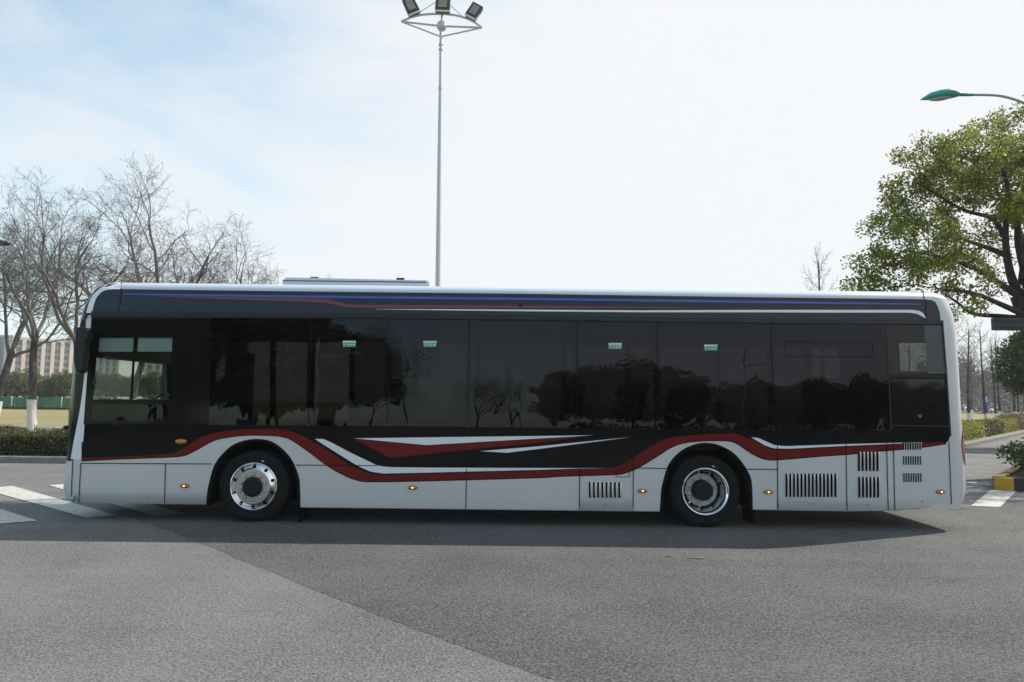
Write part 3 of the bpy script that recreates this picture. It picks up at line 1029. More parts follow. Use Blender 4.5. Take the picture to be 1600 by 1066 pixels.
for (f, off) in ((0, 0.004), (.15, .016), (.8, .020), (1.0, .010), (1.02, 0.0)):
    g.append([S(x, (cove_bot(x) - .6) * (1 - f) + (glass_top(x) + .8) * f, off) for x in xs])
gt.grid(g[::-1])
both(gt, 'rain_gutter', M['black_soft'])

# A-pillar: white strip that bends from the roof down to the bumper
ap = MB()
outer = [(190, 440.6), (178, 441.8), (166, 445.5), (155, 452), (146, 461), (140, 471.5), (136.4, 483), (135, 489.3)]
inner_ = [(190, 452), (178, 452), (167.5, 453), (161, 455.4), (156, 459.3), (150, 467.5), (146, 480), (144, 489.3)]
outer = catmull(outer, 3); inner_ = catmull(inner_, 3)
ap.grid([[S(*p, off=.004) for p in inner_], [S(*((np.array(p) + np.array(q)) / 2), off=.004) for p, q in zip(inner_, outer)], [S(*p, off=.004) for p in outer]])
o2 = [(134.8, 493), (134.2, 520), (132.5, 580), (125, 640), (116, 686), (110.5, 718.5)]
i2 = [(143.5, 493), (142, 540), (139, 590), (134.2, 640), (130.5, 686), (127, 718.5)]
o2 = catmull(o2, 4); i2 = catmull(i2, 4)
ap.grid([[S(*p, off=.004) for p in i2], [S(*((np.array(p) + np.array(q)) / 2), off=.004) for p, q in zip(i2, o2)], [S(*p, off=.004) for p in o2]])
both(ap, 'windshield_pillar', M['white'])
wt = MB()
o4 = catmull([(121, 512), (119.5, 545), (118, 583), (115, 640), (111, 668), (106, 690)], 4)
i4 = catmull([(134.8, 512), (134, 545), (132.8, 583), (126, 640), (120.5, 668), (116, 690)], 4)
wt.grid([[S(*p, off=.003) for p in i4], [S(*((np.array(p) + np.array(q)) / 2), off=.003) for p, q in zip(i4, o4)], [S(*p, off=.003) for p in o4]])
both(wt, 'windshield_trim', M['black'])
# black lower corner of the windscreen, black sill
bl = MB()
o3 = [(107.5, 640), (106.8, 665), (105.2, 690), (104.6, 716)]
i3 = [(125.5, 637), (120, 665), (115.5, 690), (111, 717)]
bl.grid([[S(*p, off=.003) for p in i3], [S(*p, off=.003) for p in o3]])
both(bl, 'windshield_trim', M['black'])

# --- side windows
PANES = [330, 486.5, 609.6, 733.5, 901.5, 1026.5, 1204, 1383]
SL = [-3.5, -4.5, -4.5, -3, 0, 3, 5.2, 9]       # lean of the joints: pixel shift from top to bottom


def pane_mb(xl, sl, xr_, sr, top, bot, off, nx=8, ny=8, gap=.55):
    mb = MB()
    rows = []
    for i in range(ny + 1):
        t = i / ny
        row = []
        for j in range(nx + 1):
            u = j / nx
            x = (xl + sl * t + gap) * (1 - u) + (xr_ + sr * t - gap) * u
            y = top(x) * (1 - t) + bot(x) * t
            row.append(S(x, y, off))
        rows.append(row)
    mb.grid(rows[::-1])
    return mb


for k in range(len(PANES) - 1):
    near = pane_mb(PANES[k], SL[k], PANES[k + 1], SL[k + 1], lambda x: glass_top(x) + .6, lambda x: glass_bot(x) - .6, .006)
    wob = random.Random(k * 7 + 3)
    for i, (x, y, z) in enumerate(near.v):     # each pane sits with its own hair of tilt
        near.v[i] = (x, y + (z - 1.9) * wob.uniform(-.0, .0), z)
    near.build('window', M['glass'], bus, True)
    far = near.mirrored(W)
    if k > 0:
        far.build('window', M['glass_far'], bus, True)
# pillars behind the glass joints
for k in range(len(PANES)):
    pl = MB()
    t0 = S(PANES[k], glass_top(PANES[k]) - 3, -.02); t1 = S(PANES[k] + SL[k], glass_bot(PANES[k]) + 3, -.02)
    for a_, c_ in ((t0, t1),):
        pl.obox((a_ + c_) / 2 + Vector((0, .03, 0)), (.045, 0, 0), (0, .025, 0), (a_ - c_) / 2)
    pl.build('window_pillar', M['interior'], bus)
    pl.mirrored(W).build('window_pillar', M['interior'], bus)
# black bar between the driver's window and the first pane
dv = MB()
strip(dv, xsteps(270.5, 331, 6), lambda x: glass_top(x) + .6, lambda x: glass_bot(x), 0.0035, 4)
px_line(dv, [(278, 498), (274, 662)], 1.0, .0075, 1)
dv.build('quarter_panel', [M['black'], M['seam']], bus, True)

# frame round an emergency display slot in the last pane
ds = MB()
px_line(ds, [(1225, 534), (1363, 536)], .9, .008); px_line(ds, [(1225.5, 557), (1363.5, 558)], .9, .008)
px_line(ds, [(1225, 534), (1225.5, 557)], .9, .008); px_line(ds, [(1363, 536), (1363.5, 558)], .9, .008)
ds.build('display_frame', M['seam'], bus)

# driver's window: black frame with two sliding panes, blinds and a low pane
lin = lambda x0, y0, x1, y1: (lambda y: x0 + (x1 - x0) * (y - y0) / (y1 - y0))
Lx = lin(143.2, 497, 131, 662); La = lin(154, 527, 145.3, 625); Lm = lin(209.8, 527, 203.6, 625); Lm2 = lin(213.8, 527, 208, 625); Lb = lin(269.8, 527, 265.5, 625); Re = lin(278, 497, 273.5, 662)
YS = [497.2, 527.5, 624.6, 632.5, 657.5, 663.2]
fr = MB()


def cell(mb, xa, xb, y0, y1, off, n=6):
    rows = []
    for i in range(n + 1):
        y = y0 + (y1 - y0) * i / n
        rows.append([S(xa(y) * (1 - j / 4) + xb(y) * j / 4, y, off) for j in range(5)])
    mb.grid(rows[::-1])


cell(fr, Lx, Re, YS[0], YS[1], .006)
cell(fr, Lx, La, YS[1], YS[2], .006); cell(fr, Lm, Lm2, YS[1], YS[2], .010); cell(fr, Lb, Re, YS[1], YS[2], .006)
cell(fr, Lx, Re, YS[2], YS[3], .007)
cell(fr, Lx, La, YS[3], YS[4], .006); cell(fr, Lb, Re, YS[3], YS[4], .006)
cell(fr, Lx, Re, YS[4], YS[5], .006)
dw = fr.build('driver_window', M['black'], bus, True)
for xa, xb in ((La, Lm), (Lm2, Lb)):
    p = MB(); cell(p, xa, xb, YS[1], YS[2], .001); p.build('pane', M['glass_clear'], dw, True)
p = MB(); cell(p, La, Lb, YS[3], YS[4], .001); p.build('pane', M['glass_dim'], dw, True)
p = MB(); q = S(149, 596.5, .012); p.box((q.x - .02, q.y - .012, q.z - .035), (q.x + .02, q.y + .01, q.z + .035)); p.build('handle', M['black_soft'], dw, bevel=.006)
for xa, xb in ((La, Lm), (Lm2, Lb)):
    p = MB(); cell(p, lambda y: xa(y) + 1, lambda y: xb(y) - 1, 527.6, 549.5, -.015, 3); p.build('sun_blind', M['blind'], bus, True)
fr.mirrored(W).build('driver_window', M['black'], bus, True)

# rear corner: fixed pane above, hatch with a lock below
rp = MB()
cell(rp, lambda y: 1383.6 + (y - 508) * .052, lambda y: 1471.5 + (y - 508) * .066, 508.3, 584.5, .006)
rp.build('rear_side_window', M['glass_rear'], bus, True)
rl = MB()
fl_ = lambda x: (lambda y: x + (y - 508) * .06)
cell(rl, fl_(1382), fl_(1404), 506, 588, -.02); cell(rl, fl_(1460), fl_(1474), 506, 588, -.02); cell(rl, fl_(1404), fl_(1460), 506, 536, -.02); cell(rl, fl_(1404), fl_(1460), 580, 588, -.02)
rl.build('window_lining', M['interior'], bus)
rf_ = MB()
px_poly(rf_, [(1380.5, 507), (1473, 508), (1484.6, 676), (1389.5, 674.6)], .0035)
rpx = rf_
rh = MB()
cell(rh, lambda y: 1391.8 + (y - 592) * .045, lambda y: 1474.6 + (y - 592) * .066, 593, 662, .010)
hatch = rh.build('rear_hatch', M['hatch_gloss'], bus, True)
p = MB(); q = S(1436.7, 650, .012); p.disc(q, .022, n=14); p.disc((q.x, q.y - .002, q.z), .011, n=10, mat=1); p.build('lock', [M['chrome'], M['hole']], hatch)
tr_ = MB()
px_line(tr_, [(1384, 587), (1477, 588.5)], 2.2, .010); px_line(tr_, [(1388.5, 587), (1392, 672)], 2.4, .010); px_line(tr_, [(1393, 665), (1482, 666)], 2.0, .012)
px_line(tr_, [(1471.8, 507), (1478, 588), (1484.2, 682)], 3.0, .013)
tr_.build('rear_trim', M['black_soft'], bus)
bk_ = MB()
cell(bk_, lambda y: 1383 + (y - 508) * .05, lambda y: 1474 + (y - 508) * .066, 584, 676, .004)
bk_.build('rear_quarter_panel', M['black'], bus, True)
bk_.mirrored(W).build('rear_quarter_panel', M['black'], bus, True)

# green notices on the glass
for (x, y) in ((546, 537.5), (672, 537.8), (961, 541), (1110.3, 543.4)):
    s = MB()
    def rect(x0, y0, x1, y1, off, m):
        s.quad(S(x + x0, y + y1, off), S(x + x1, y + y1, off), S(x + x1, y + y0, off), S(x + x0, y + y0, off), m)
    rect(-10.3, -4.8, 10.3, 4.8, .0085, 0)
    rect(-10.3, -4.8, 10.3, -1.0, .0092, 1)
    for k in range(6):
        rect(-8.2 + 2.8 * k, -2.6, -6.2 + 2.8 * k, -1.3, .0098, 2)
    for x0, x1 in ((-9, -6.2), (-3.8, -.9), (.6, 3.6), (4.8, 9.2)):
        rect(x0, .3, x1, 2.2, .0098, 1)
    rect(-9.6, 3.0, 9.6, 4.2, .0098, 2)
    s.build('window_sticker', [M['sticker_green'], M['sticker_white'], M['sticker_mid']], bus)

# --- louvred vents
def vent(x0, x1, y0, y1, n, parent, off=.0095, sk=1.2):
    mb = MB()
    pw = (x1 - x0) / n
    for k in range(n):
        a = x0 + pw * k
        for (u0_, u1_, m) in ((0, .52, 0),):
            mb.quad(S(a + pw * u0_ + sk * .2, y1, off), S(a + pw * u1_ + sk * .2, y1, off), S(a + pw * u1_, y0, off), S(a + pw * u0_, y0, off), m)
        # pressed blade that rises over the slot
        rows = []
        for t in np.linspace(0, 1, 6):
            y = y0 + (y1 - y0) * t
            e = 0.0 if t in (0, 1) else 1.0
            b0 = a + sk * .2 * t
            rows.append([S(b0 + pw * (.36 + .10 * (1 - e)), y, off + .022 * e), S(b0 + pw * .62, y, off + .018 * e), S(b0 + pw * .94, y, off)])
        mb.grid(rows[::-1], 1)
    return mb.build('vent', [M['hole'], M['silver']], parent, True)


vent(920, 972.5, 753.5, 777.5, 8, bus)
vent(1227, 1309, 740, 776.5, 14, bus)
vent(1340, 1374.5, 706, 736, 6, bus)
vent(1340.5, 1375.5, 745, 777.5, 6, bus)
for y0, y1, dx in ((691.5, 703, 0), (712.8, 726, 0.3), (739.5, 753, 1.0)):
    v = MB()
    for k in range(8):
        a = 1410 + dx + k * 3.72
        v.quad(S(a + .2, y1, .012), S(a + 1.9, y1, .012), S(a + 1.7, y0, .012), S(a, y0, .012), 0)
        v.quad(S(a + 2.1, y1, .012), S(a + 2.7, y1, .020), S(a + 2.5, y0, .020), S(a + 1.9, y0, .012), 1)
    v.build('vent', [M['hole'], M['silver']], bus)

# --- amber side lamps, indicator, tail lamp, side camera
for (x, y) in ((289, 759.3), (644.8, 762), (1003.7, 767), (1200, 768.8), (1469.5, 768.6)):
    p = S(x, y, .010)
    l = MB(); l.dome(p, .062, .022, .024); lm = l.build('side_marker', M['amber'], bus, True)
    l = MB(); l.dome((p.x, p.y - .019, p.z), .014, .007, .012, 10, 3); l.build('bulb', M['led'], lm, True)
    l = MB(); l.disc((p.x, p.y + .002, p.z), .066, n=20, ry=.028); l.build('lamp_base', M['black_soft'], lm)
p = S(283.3, 690, .010)
l = MB(); l.dome(p, .078, .035, .036, 18, 6); l.build('turn_indicator', M['amber'], bus, True)
tl = MB()
rows = []
for z in np.linspace(S(1503, 729).z, S(1503, 671).z, 9):
    u = (z - S(1503, 729).z) / (S(1503, 671).z - S(1503, 729).z)
    wd = .15 + .85 * math.sin(math.pi * min(1, max(0, u))) ** .6
    r = rad_c(z); c = xr(z) - r; i = inset(z)
    row = []
    for k in range(8):
        an = math.radians(90 - (12 + 62 * wd) * (1 - k / 7) + 0)
        an = math.radians(38 + 52 * (k / 7)) if False else math.radians(34 + (1 - wd) * 30 + k / 7 * (56 - (1 - wd) * 30))
        rr = r + .012
        row.append((c + rr * math.sin(an), i + r - rr * math.cos(an), z))
    y_in = row[-1][1]
    row += [(xr(z) + .014, y_in + .12 * wd, z), (xr(z) + .016, y_in + .22 * wd, z)]
    rows.append(row)
tl.grid(rows)
both(tl, 'tail_lamp', M['red_lens'])
p = S(813.5, 476.3, .006)
l = MB(); l.lathe([(.026, 0), (.026, -.03), (.02, -.045), (.0, -.05)], p, n=14, flip=True); l.build('side_camera', M['black_soft'], bus, True)

# --- roof box
rb = MB()
a0 = U(441.5, 443, .75); a1 = U(671, 446, .75)
ztop = U(556, 434.8, .75).z
x0, x1 = a0.x, a1.x
prof = [(x0, ZT - .02), (x0 + .0, ztop - .05), (x0 + .05, ztop), (x1 - .04, ztop - .02), (x1, ztop - .05), (x1, ZT - .02)]
n0 = len(rb.v)
rb.grid([[(x, .75, z) for x, z in prof], [(x, W - .75, z) for x, z in prof]])
rb.fan([(x, .75, z) for x, z in reversed(prof)]); rb.fan([(x, W - .75, z) for x, z in prof])
rbo = rb.build('roof_unit', M['roof_silver'], bus, bevel=.012)
gr_ = MB(); gr_.box((x0 + .002, .742, ztop - .055), (x1 - .05, .752, ztop - .045)); gr_.build('trim', M['seam'], rbo)
for fx_ in (.21, .80):
    l = MB(); xx = x0 + (x1 - x0) * fx_; l.box((xx - .06, .78, ztop - .01), (xx + .05, .84, ztop + .018)); l.build('bracket', M['black_soft'], rbo)

# --- wheel arches
WELL = .62
for A, cx_ in ((arch_f, 397), (arch_r, 1101.5)):
    wa = MB()
    P0 = [S(x, y, .006) for x, y in A]
    cxp = U(cx_, 762, 0)
    lip, deep = [], []
    for p in P0:
        d = Vector((cxp.x - p.x, 0, .50 - p.z)); d.normalize()
        if p.z < .5: d = Vector((1 if p.x < cxp.x else -1, 0, 0))
        lip.append(p + d * .045 + Vector((0, .012, 0)))
        deep.append(p + d * .04 + Vector((0, WELL, 0)))
    wa.grid([P0, [p + (q - p) * .5 + Vector((0, -.012, 0)) for p, q in zip(P0, lip)], lip, [q + Vector((0, .05, 0)) for q in lip], deep])
    wa.fan([(p.x, WELL, p.z) for p in deep])
    both(wa, 'wheel_arch', M['arch_rubber'], True)


# --- wheels
def wheel(c, rear, y0):
    """c.x, c.z hub centre; y0 outer face; axis along Y, outer side towards -Y"""
    R0 = c.z
    w = thing_part = bpy.data.objects.new('wheel', None)
    COL.objects.link(w); w.parent = bus; ORIGIN[w.as_pointer()] = Vector((0, W / 2, 0))
    cc = (c.x, y0, c.z)
    t = MB()
    t.lathe([(.285, .03), (.30, .005), (.325, -.003), (.33, -.008), (.336, -.008), (.341, -.004), (.38, -.012), (.396, -.013), (.400, -.018), (.406, -.018), (.410, -.013), (.42, -.012), (.445, .0), (R0 - .012, .02), (R0, .035), (R0, .10), (R0 - .008, .102), (R0 - .008, .112), (R0, .114),
             (R0, .165), (R0 - .008, .167), (R0 - .008, .177), (R0, .179), (R0, .235), (R0 - .012, .25), (.44, .27), (.36, .28), (.29, .25)], cc, n=72)
    for k in range(60):      # shoulder blocks
        an = 2 * math.pi * k / 60
        t.obox((c.x + (R0 - .010) * math.cos(an), y0 + .014, c.z + (R0 - .010) * math.sin(an)), (.008 * math.cos(an), 0, .008 * math.sin(an)), (0, .010, 0),
               (-.014 * math.sin(an), 0, .014 * math.cos(an)))
    t.build('tyre', M['rubber'], w, True, angle=40)
    lb = MB()
    for k in range(3):
        an = math.radians(74 - k * 2.1); lb.obox((c.x + .352 * math.cos(an), y0 - .010, c.z + .352 * math.sin(an)), (.0045, 0, -.001), (0, .003, 0), (.001, 0, .007))
    lb.build('tyre_mark', M['flood_white'], w)
    if rear:
        t = MB(); t.lathe([(.29, .36), (.40, .345), (R0 - .01, .36), (R0, .38), (R0, .57), (.42, .6), (.29, .58)], cc, n=48); t.build('tyre', M['rubber'], w, True)
    r = MB()
    if not rear:
        r.lathe([(.262, .20), (.262, .05), (.285, .03), (.300, .010), (.312, -.002), (.314, -.010), (.306, -.014), (.296, -.008), (.290, .006), (.284, .012), (.274, .008), (.248, -.014), (.236, -.028), (.228, -.035)][::-1], cc, n=64, flip=True)
        fl = MB(); fl.lathe([(.230, -.034), (.222, -.042), (.13, -.042)], cc, n=48, flip=False)
        hr, hy, tilt = .262, -.004, 1.0
        ny = -.042
    else:
        r.lathe([(.314, .002), (.312, -.008), (.304, -.012), (.296, -.008), (.288, .006), (.276, .018), (.268, .05), (.262, .12), (.258, .165), (.250, .176), (.228, .192), (.215, .200)][::-1], cc, n=64, flip=True)
        r.lathe([(.285, .24), (.314, .03), (.314, .002)], cc, n=48)
        fl = MB(); fl.lathe([(.218, .200), (.212, .194), (.13, .194)], cc, n=48)
        hr, hy, tilt = .239, .184, .5
        ny = .196
    ro = r.build('rim', M['chrome'], w, True, angle=50)
    for k in range(10):
        an = 2 * math.pi * (k + .5) / 10
        h = MB()
        ca, sa = math.cos(an), math.sin(an)
        er = Vector((ca, 0, sa)); et = Vector((-sa, 0, ca))
        nrm = Vector((ca * .69, -.72, sa * .69)) if not rear else Vector((-ca * .4, -.9, -sa * .4))
        eb = nrm.cross(et).normalized()
        cen = Vector((c.x, y0 + hy, c.z)) + er * hr + nrm * .006
        ps = [cen + et * .023 * math.cos(q) + eb * .023 * math.sin(q) for q in np.linspace(0, 2 * math.pi, 15)[:-1]]
        if (ps[1] - ps[0]).cross(ps[2] - ps[0]).dot(nrm) < 0:
            ps.reverse()
        h.fan(ps)
        h.build('hand_hole', M['hole'], w)
    fl.build('wheel_flange', M['alloy_dull'], w, True)
    for k in range(10):
        an = 2 * math.pi * k / 10 + math.pi / 2
        nx_, nz_ = c.x + .167 * math.cos(an), c.z + .167 * math.sin(an)
        b = MB(); b.lathe([(.019, 0), (.019, -.010), (.015, -.014), (.0145, -.027), (.009, -.034), (0, -.035)], (nx_, y0 + ny, nz_), n=8)
        b.disc((nx_, y0 + ny - .0015, nz_), .024, n=12, mat=1)
        b.build('wheel_nut', [M['nut'], M['seam']], w, True, angle=30)
    hb = MB()
    if rear:
        hb.lathe([(.14, ny + .004), (.134, ny - .02), (.132, ny - .11), (.122, ny - .128), (.09, ny - .132), (.085, ny - .126), (.04, ny - .128), (0, ny - .128)], cc, n=32)
    else:
        hb.lathe([(.136, ny + .004), (.133, ny - .016), (.120, ny - .026), (.09, ny - .028), (.085, ny - .022), (.045, ny - .024), (0, ny - .024)], cc, n=32)
    hb.build('hub', M['hub'], w, True)
    return w


cF = U(396.7, 762, .055); cR = U(1102, 769.5, .055)
zc = .472
for c, rear in ((cF, False), (cR, True)):
    c.z = zc
    wn_ = wheel(c, rear, .05)
    wf = wn_.copy(); COL.objects.link(wf); wf.parent = bus
    wf.rotation_euler = (0, 0, math.pi)
    wf.location = (2 * c.x, 0, 0)
    for ch in wn_.children:
        d = ch.copy(); COL.objects.link(d); d.parent = wf

# --- mud flaps, underbody, interior
for x0, x1, y0, y1 in ((468.5, 474, 780, 813.5), (1167, 1174, 768, 815.5)):
    m_ = MB()
    a = U(x0, y0, .2); b = U(x1, y1, .2)
    m_.box((b.x - .02, .06, b.z), (b.x, .50, .55)); m_.build('mud_flap', M['arch_rubber'], bus)
    m_.mirrored(W).build('mud_flap', M['arch_rubber'], bus)
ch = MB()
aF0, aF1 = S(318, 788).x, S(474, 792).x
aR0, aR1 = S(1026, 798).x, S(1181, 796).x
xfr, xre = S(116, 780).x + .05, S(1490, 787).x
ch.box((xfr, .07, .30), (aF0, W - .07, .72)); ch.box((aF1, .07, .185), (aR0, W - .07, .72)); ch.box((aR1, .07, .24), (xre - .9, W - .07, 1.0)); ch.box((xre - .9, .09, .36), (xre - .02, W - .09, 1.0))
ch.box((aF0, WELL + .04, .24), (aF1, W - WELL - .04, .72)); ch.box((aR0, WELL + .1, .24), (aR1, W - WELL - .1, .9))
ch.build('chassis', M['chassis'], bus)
it = MB()
for xa_, xb_, yy in ((xfr + .1, aF0, .05), (aF0, aF1, WELL + .05), (aF1, aR0, .05), (aR0, aR1, WELL + .12), (aR1, xre - .1, .05)):
    it.box((xa_, yy, .73), (xb_ - .004, W - yy, .76))
it.box((S(200, 600).x, .10, 2.60), (xre - .25, W - .10, 2.64))
it.box((aR1 - 1.5, .30, 1.0), (aR1 + 1.0, W - .30, 1.25))
it.box((xre - .95, .12, 1.0), (xre - .15, W - .12, 2.05))
it.build('interior', M['interior'], bus)
# dashboard and driver's cabin
db = MB()
xd = S(128, 620).x
db.grid([[(xd + .10, y, 1.02), (xd + .06, y, 1.42), (xd + .16, y, 1.56), (xd + .62, y, 1.50), (xd + .75, y, 1.05)] for y in (.10, W - .9)])
db.fan([(xd + .10, .10, 1.02), (xd + .06, .10, 1.42), (xd + .16, .10, 1.56), (xd + .62, .10, 1.50), (xd + .75, .10, 1.05)])
db.build('dashboard', M['interior'], bus)
sw = MB(); sw.tube([(xd + .72 + .19 * math.cos(q) * .55, .62 + .21 * math.sin(q), 1.58 + .19 * math.cos(q) * .55) for q in np.linspace(0, 2 * math.pi, 25)], .014, 6, cap=False); sw.build('steering_wheel', M['black_soft'], bus, True)
bd = MB(); bd.box((xd + 1.85, .12, .76), (xd + 1.90, 1.05, 2.3)); bd.build('cab_partition', M['interior'], bus)
tb = MB(); tb.box((xd + .06, .15, 2.18), (xd + .26, W - .15, 2.40)); tb.build('header_panel', M['interior'], bus)
st = MB()
st.box((0, 0, 0), (.44, .44, .12)); st.obox((.46, .22, .42), (.05, 0, .012), (0, .22, 0), (.08, 0, .38))
st.v = [(x, y, z) for x, y, z in st.v]
me0 = None
for (x, y) in [(xd + 1.15, .42)] + [(aF1 + .6 + .86 * k, yy) for k in range(6) for yy in (.16, .64, 1.42, 1.90)]:
    if me0 is None:
        so = st.build('seat', M['seat'], None, bevel=.03); so.parent = bus; me0 = so
    else:
        so = me0.copy(); COL.objects.link(so); so.parent = bus
    so.location = (x, y - W / 2, 1.12)

# --- near-side mirror
mr_ = MB()
def yz(px, py): return U(px, py, -.16)
prof = [(121, 513), (125, 511.5), (139, 513), (141.5, 517), (140.5, 530), (136.5, 533), (134, 560), (131, 580), (126, 583), (120.5, 578), (117.5, 560), (117.6, 535), (119.5, 530)]
prof = [tuple(p) for p in catmull(prof + [prof[0]], 3)][:-1]
fr_, mid_, bk2 = [], [], []
cxm = sum(p[0] for p in prof) / len(prof); cym = sum(p[1] for p in prof) / len(prof)
rows = []
for dy, sc_ in ((-.055, .72), (-.045, .92), (0, 1.0), (.06, 1.0), (.09, .85)):
    row = []
    for x, y in prof:
        p = U(cxm + (x - cxm) * sc_, cym + (y - cym) * (1 - (1 - sc_) * .35), -.16); p.y += dy; row.append(p)
    rows.append(row)
mr_.grid([r[::-1] for r in rows], close=True)
mr_.fan(rows[0]); mr_.fan(rows[-1][::-1])
mo = mr_.build('wing_mirror', M['black_soft'], bus, True, angle=50)
ar = MB(); a = U(128, 513, -.10); b = S(133, 497, 0)
ar.tube([(a.x, -.12, a.z), (a.x + .02, -.11, a.z + .10), (b.x + .0, b.y + .02, b.z + .05)], .022, 8); ar.build('mirror_arm', M['black_soft'], mo, True)
kn = MB(); q = U(103.5, 668, .25); kn.ball(q, .035, .05, .03); kn.build('front_camera', M['black_soft'], bus, True)

# ------------------------------------------------------------------ trees and plants
def bez_dir(d, rng, w, up):
    d = d + rng.normal(0, w, 3)
    d[2] += up
    return d / np.linalg.norm(d)


def grow(out, rng, p, d, L, r, lvl, P, tips):
    n = P['seg'][lvl]
    pts, rad = [p], [r]
    rend = r * P['taper'][lvl]
    q, dd = p, d
    for i in range(n):
        dd = bez_dir(dd, rng, P['wig'][lvl], P['up'][lvl])
        q = q + dd * (L / n)
        pts.append(q); rad.append(r + (rend - r) * (i + 1) / n)
    out[min(lvl, 1) if lvl <= P.get('trunk_lvl', 1) else 1 if False else (0 if lvl <= P.get('trunk_lvl', 0) else 1)].tube(pts, rad, P['sides'][lvl], cap=lvl == 0)
    if lvl + 1 >= len(P['kids']) + 1 or P['kids'][lvl] == 0:
        tips.append((q, dd)); return
    k = P['kids'][lvl]
    lo = P['start'][lvl]
    phase = rng.uniform(0, 6.28)
    for c in range(k):
        t = lo + (1 - lo) * ((c + rng.uniform(0, .9)) / k)
        if c == k - 1: t = 1.0
        f = t * n; i = min(n - 1, int(f)); u = f - i
        b = pts[i] * (1 - u) + pts[i + 1] * u
        ax = pts[i + 1] - pts[i]; ax = ax / np.linalg.norm(ax)
        s = np.cross(ax, np.array((0.3, 0.2, 1.0)) if abs(ax[2]) < .95 else np.array((1.0, 0, 0))); s /= np.linalg.norm(s)
        w = np.cross(ax, s)
        phi = phase + c * 2.4 + rng.normal(0, .35)
        ang = math.radians(rng.uniform(*P['ang'][lvl]))
        if c == k - 1: ang *= .35
        nd = ax * math.cos(ang) + (s * math.cos(phi) + w * math.sin(phi)) * math.sin(ang)
        rr = rad[i] * (1 - u) + rad[i + 1] * u
        shrink = 1 - P['fall'][lvl] * t
        grow(out, rng, b, nd, L * P['len'][lvl] * shrink * rng.uniform(.75, 1.2), max(P['rmin'], rr * P['rk'][lvl]), lvl + 1, P, tips)


PLANE = dict(seg=[7, 8, 6, 5, 4, 3], taper=[.8, .5, .5, .5, .5, .5], wig=[.07, .15, .20, .22, .22, .2], up=[.0, .05, .05, .035, .02, .0], sides=[12, 9, 7, 5, 4, 3], kids=[4, 7, 6, 6, 4, 0],
             start=[.86, .30, .2, .15, .15, 0], ang=[(22, 46), (28, 58), (30, 60), (30, 62), (30, 60), (0, 0)], len=[1.15, .58, .6, .60, .62, 0], fall=[0, .25, .3, .3, .3, 0],
             rk=[.58, .50, .54, .56, .6, 0], rmin=.0045, trunk_lvl=1)
SPIRE = dict(seg=[10, 5, 4, 3], taper=[.25, .4, .4, .5], wig=[.010, .10, .16, .2], up=[.01, .05, .03, 0], sides=[9, 5, 4, 3], kids=[26, 6, 4, 0],
             start=[.22, .2, .2, 0], ang=[(42, 66), (28, 55), (28, 55), (0, 0)], len=[.30, .5, .5, 0], fall=[.62, .3, .3, 0], rk=[.30, .5, .6, 0], rmin=.008, trunk_lvl=0)


def bare_tree(seed, P, h, r, label, base_h=1.2, group=None, lean=(0, 0), seeds=True, name='bare_tree', bark=None):
    rng = np.random.default_rng(seed)
    root = thing(name, (0, 0, 0), label, 'tree', group)
    tr, cr_ = MB(), MB()
    tips = []
    d = np.array((lean[0], lean[1], 1.0)); d /= np.linalg.norm(d)
    # root flare
    tr.tube([(0, 0, -.1), (0, 0, .12), (d[0] * .35, d[1] * .35, .4)], [r * 1.3, r * 1.18, r * 1.03], 12)
    grow([tr, cr_], rng, d * .3, d, h, r, 0, P, tips)
    tr.build('trunk', bark or M['bark'], root, True, angle=60)
    if seeds:
        for (q, dd) in tips[::7]:
            s = rng.uniform(.012, .022)
            q = q + np.array((0, 0, -.04))
            n = len(cr_.v)
            cr_.v += [tuple(q + np.array(v) * s) for v in ((1, 0, 0), (-1, 0, 0), (0, 1, 0), (0, -1, 0), (0, 0, 1.2), (0, 0, -1.2))]
            for f in ((0, 2, 4), (2, 1, 4), (1, 3, 4), (3, 0, 4), (2, 0, 5), (1, 2, 5), (3, 1, 5), (0, 3, 5)):
                cr_.f.append(tuple(n + i for i in f)); cr_.m.append(1)
    cr_.build('crown', [M['twig'], M['seed']], root, True, angle=80)
    if base_h:
        b = MB(); b.lathe([(r * 1.34, 0.0), (r * 1.22, .12), (r * 1.10, .4), (r * 1.075, base_h * .8), (r * 1.06, base_h)], (0, 0, 0), 'z', 20)
        b.v = [(x + d[0] * z, y + d[1] * z, z) for x, y, z in b.v]
        b.build('painted_base', M['lime_wash'], root, True)
    return root


def leaf_faces(mb, rng, centers, n, spread, size, droop=.25, flat=.8, mats=1):
    """many small leaf-shaped faces round each centre"""
    C = np.repeat(np.asarray(centers, float), n, axis=0)
    k = len(C)
    off = rng.normal(0, 1, (k, 3)); off /= np.linalg.norm(off, axis=1)[:, None]
    off *= (rng.random((k, 1)) ** .45) * spread
    off[:, 2] *= flat
    P0 = C + off
    d = rng.normal(0, 1, (k, 3)) + off / spread * .8
    d[:, 2] -= droop
    d /= np.linalg.norm(d, axis=1)[:, None]
    t = rng.normal(0, 1, (k, 3)); t -= d * (t * d).sum(1)[:, None]; t /= np.linalg.norm(t, axis=1)[:, None]
    s = size * rng.uniform(.65, 1.3, (k, 1))
    a = P0; b = P0 + d * s * .5 + t * s * .27; c = P0 + d * s; e = P0 + d * s * .5 - t * s * .27
    nn = np.cross(d, t)
    b = b + nn * s * .08; e = e + nn * s * .08
    V = np.stack([a, b, c, e], 1).reshape(-1, 3)
    base = len(mb.v)
    mb.v += V.tolist()
    idx = base + np.arange(k * 4).reshape(-1, 4)
    mb.f += [tuple(r) for r in idx.tolist()]
    mb.m += [0] * k


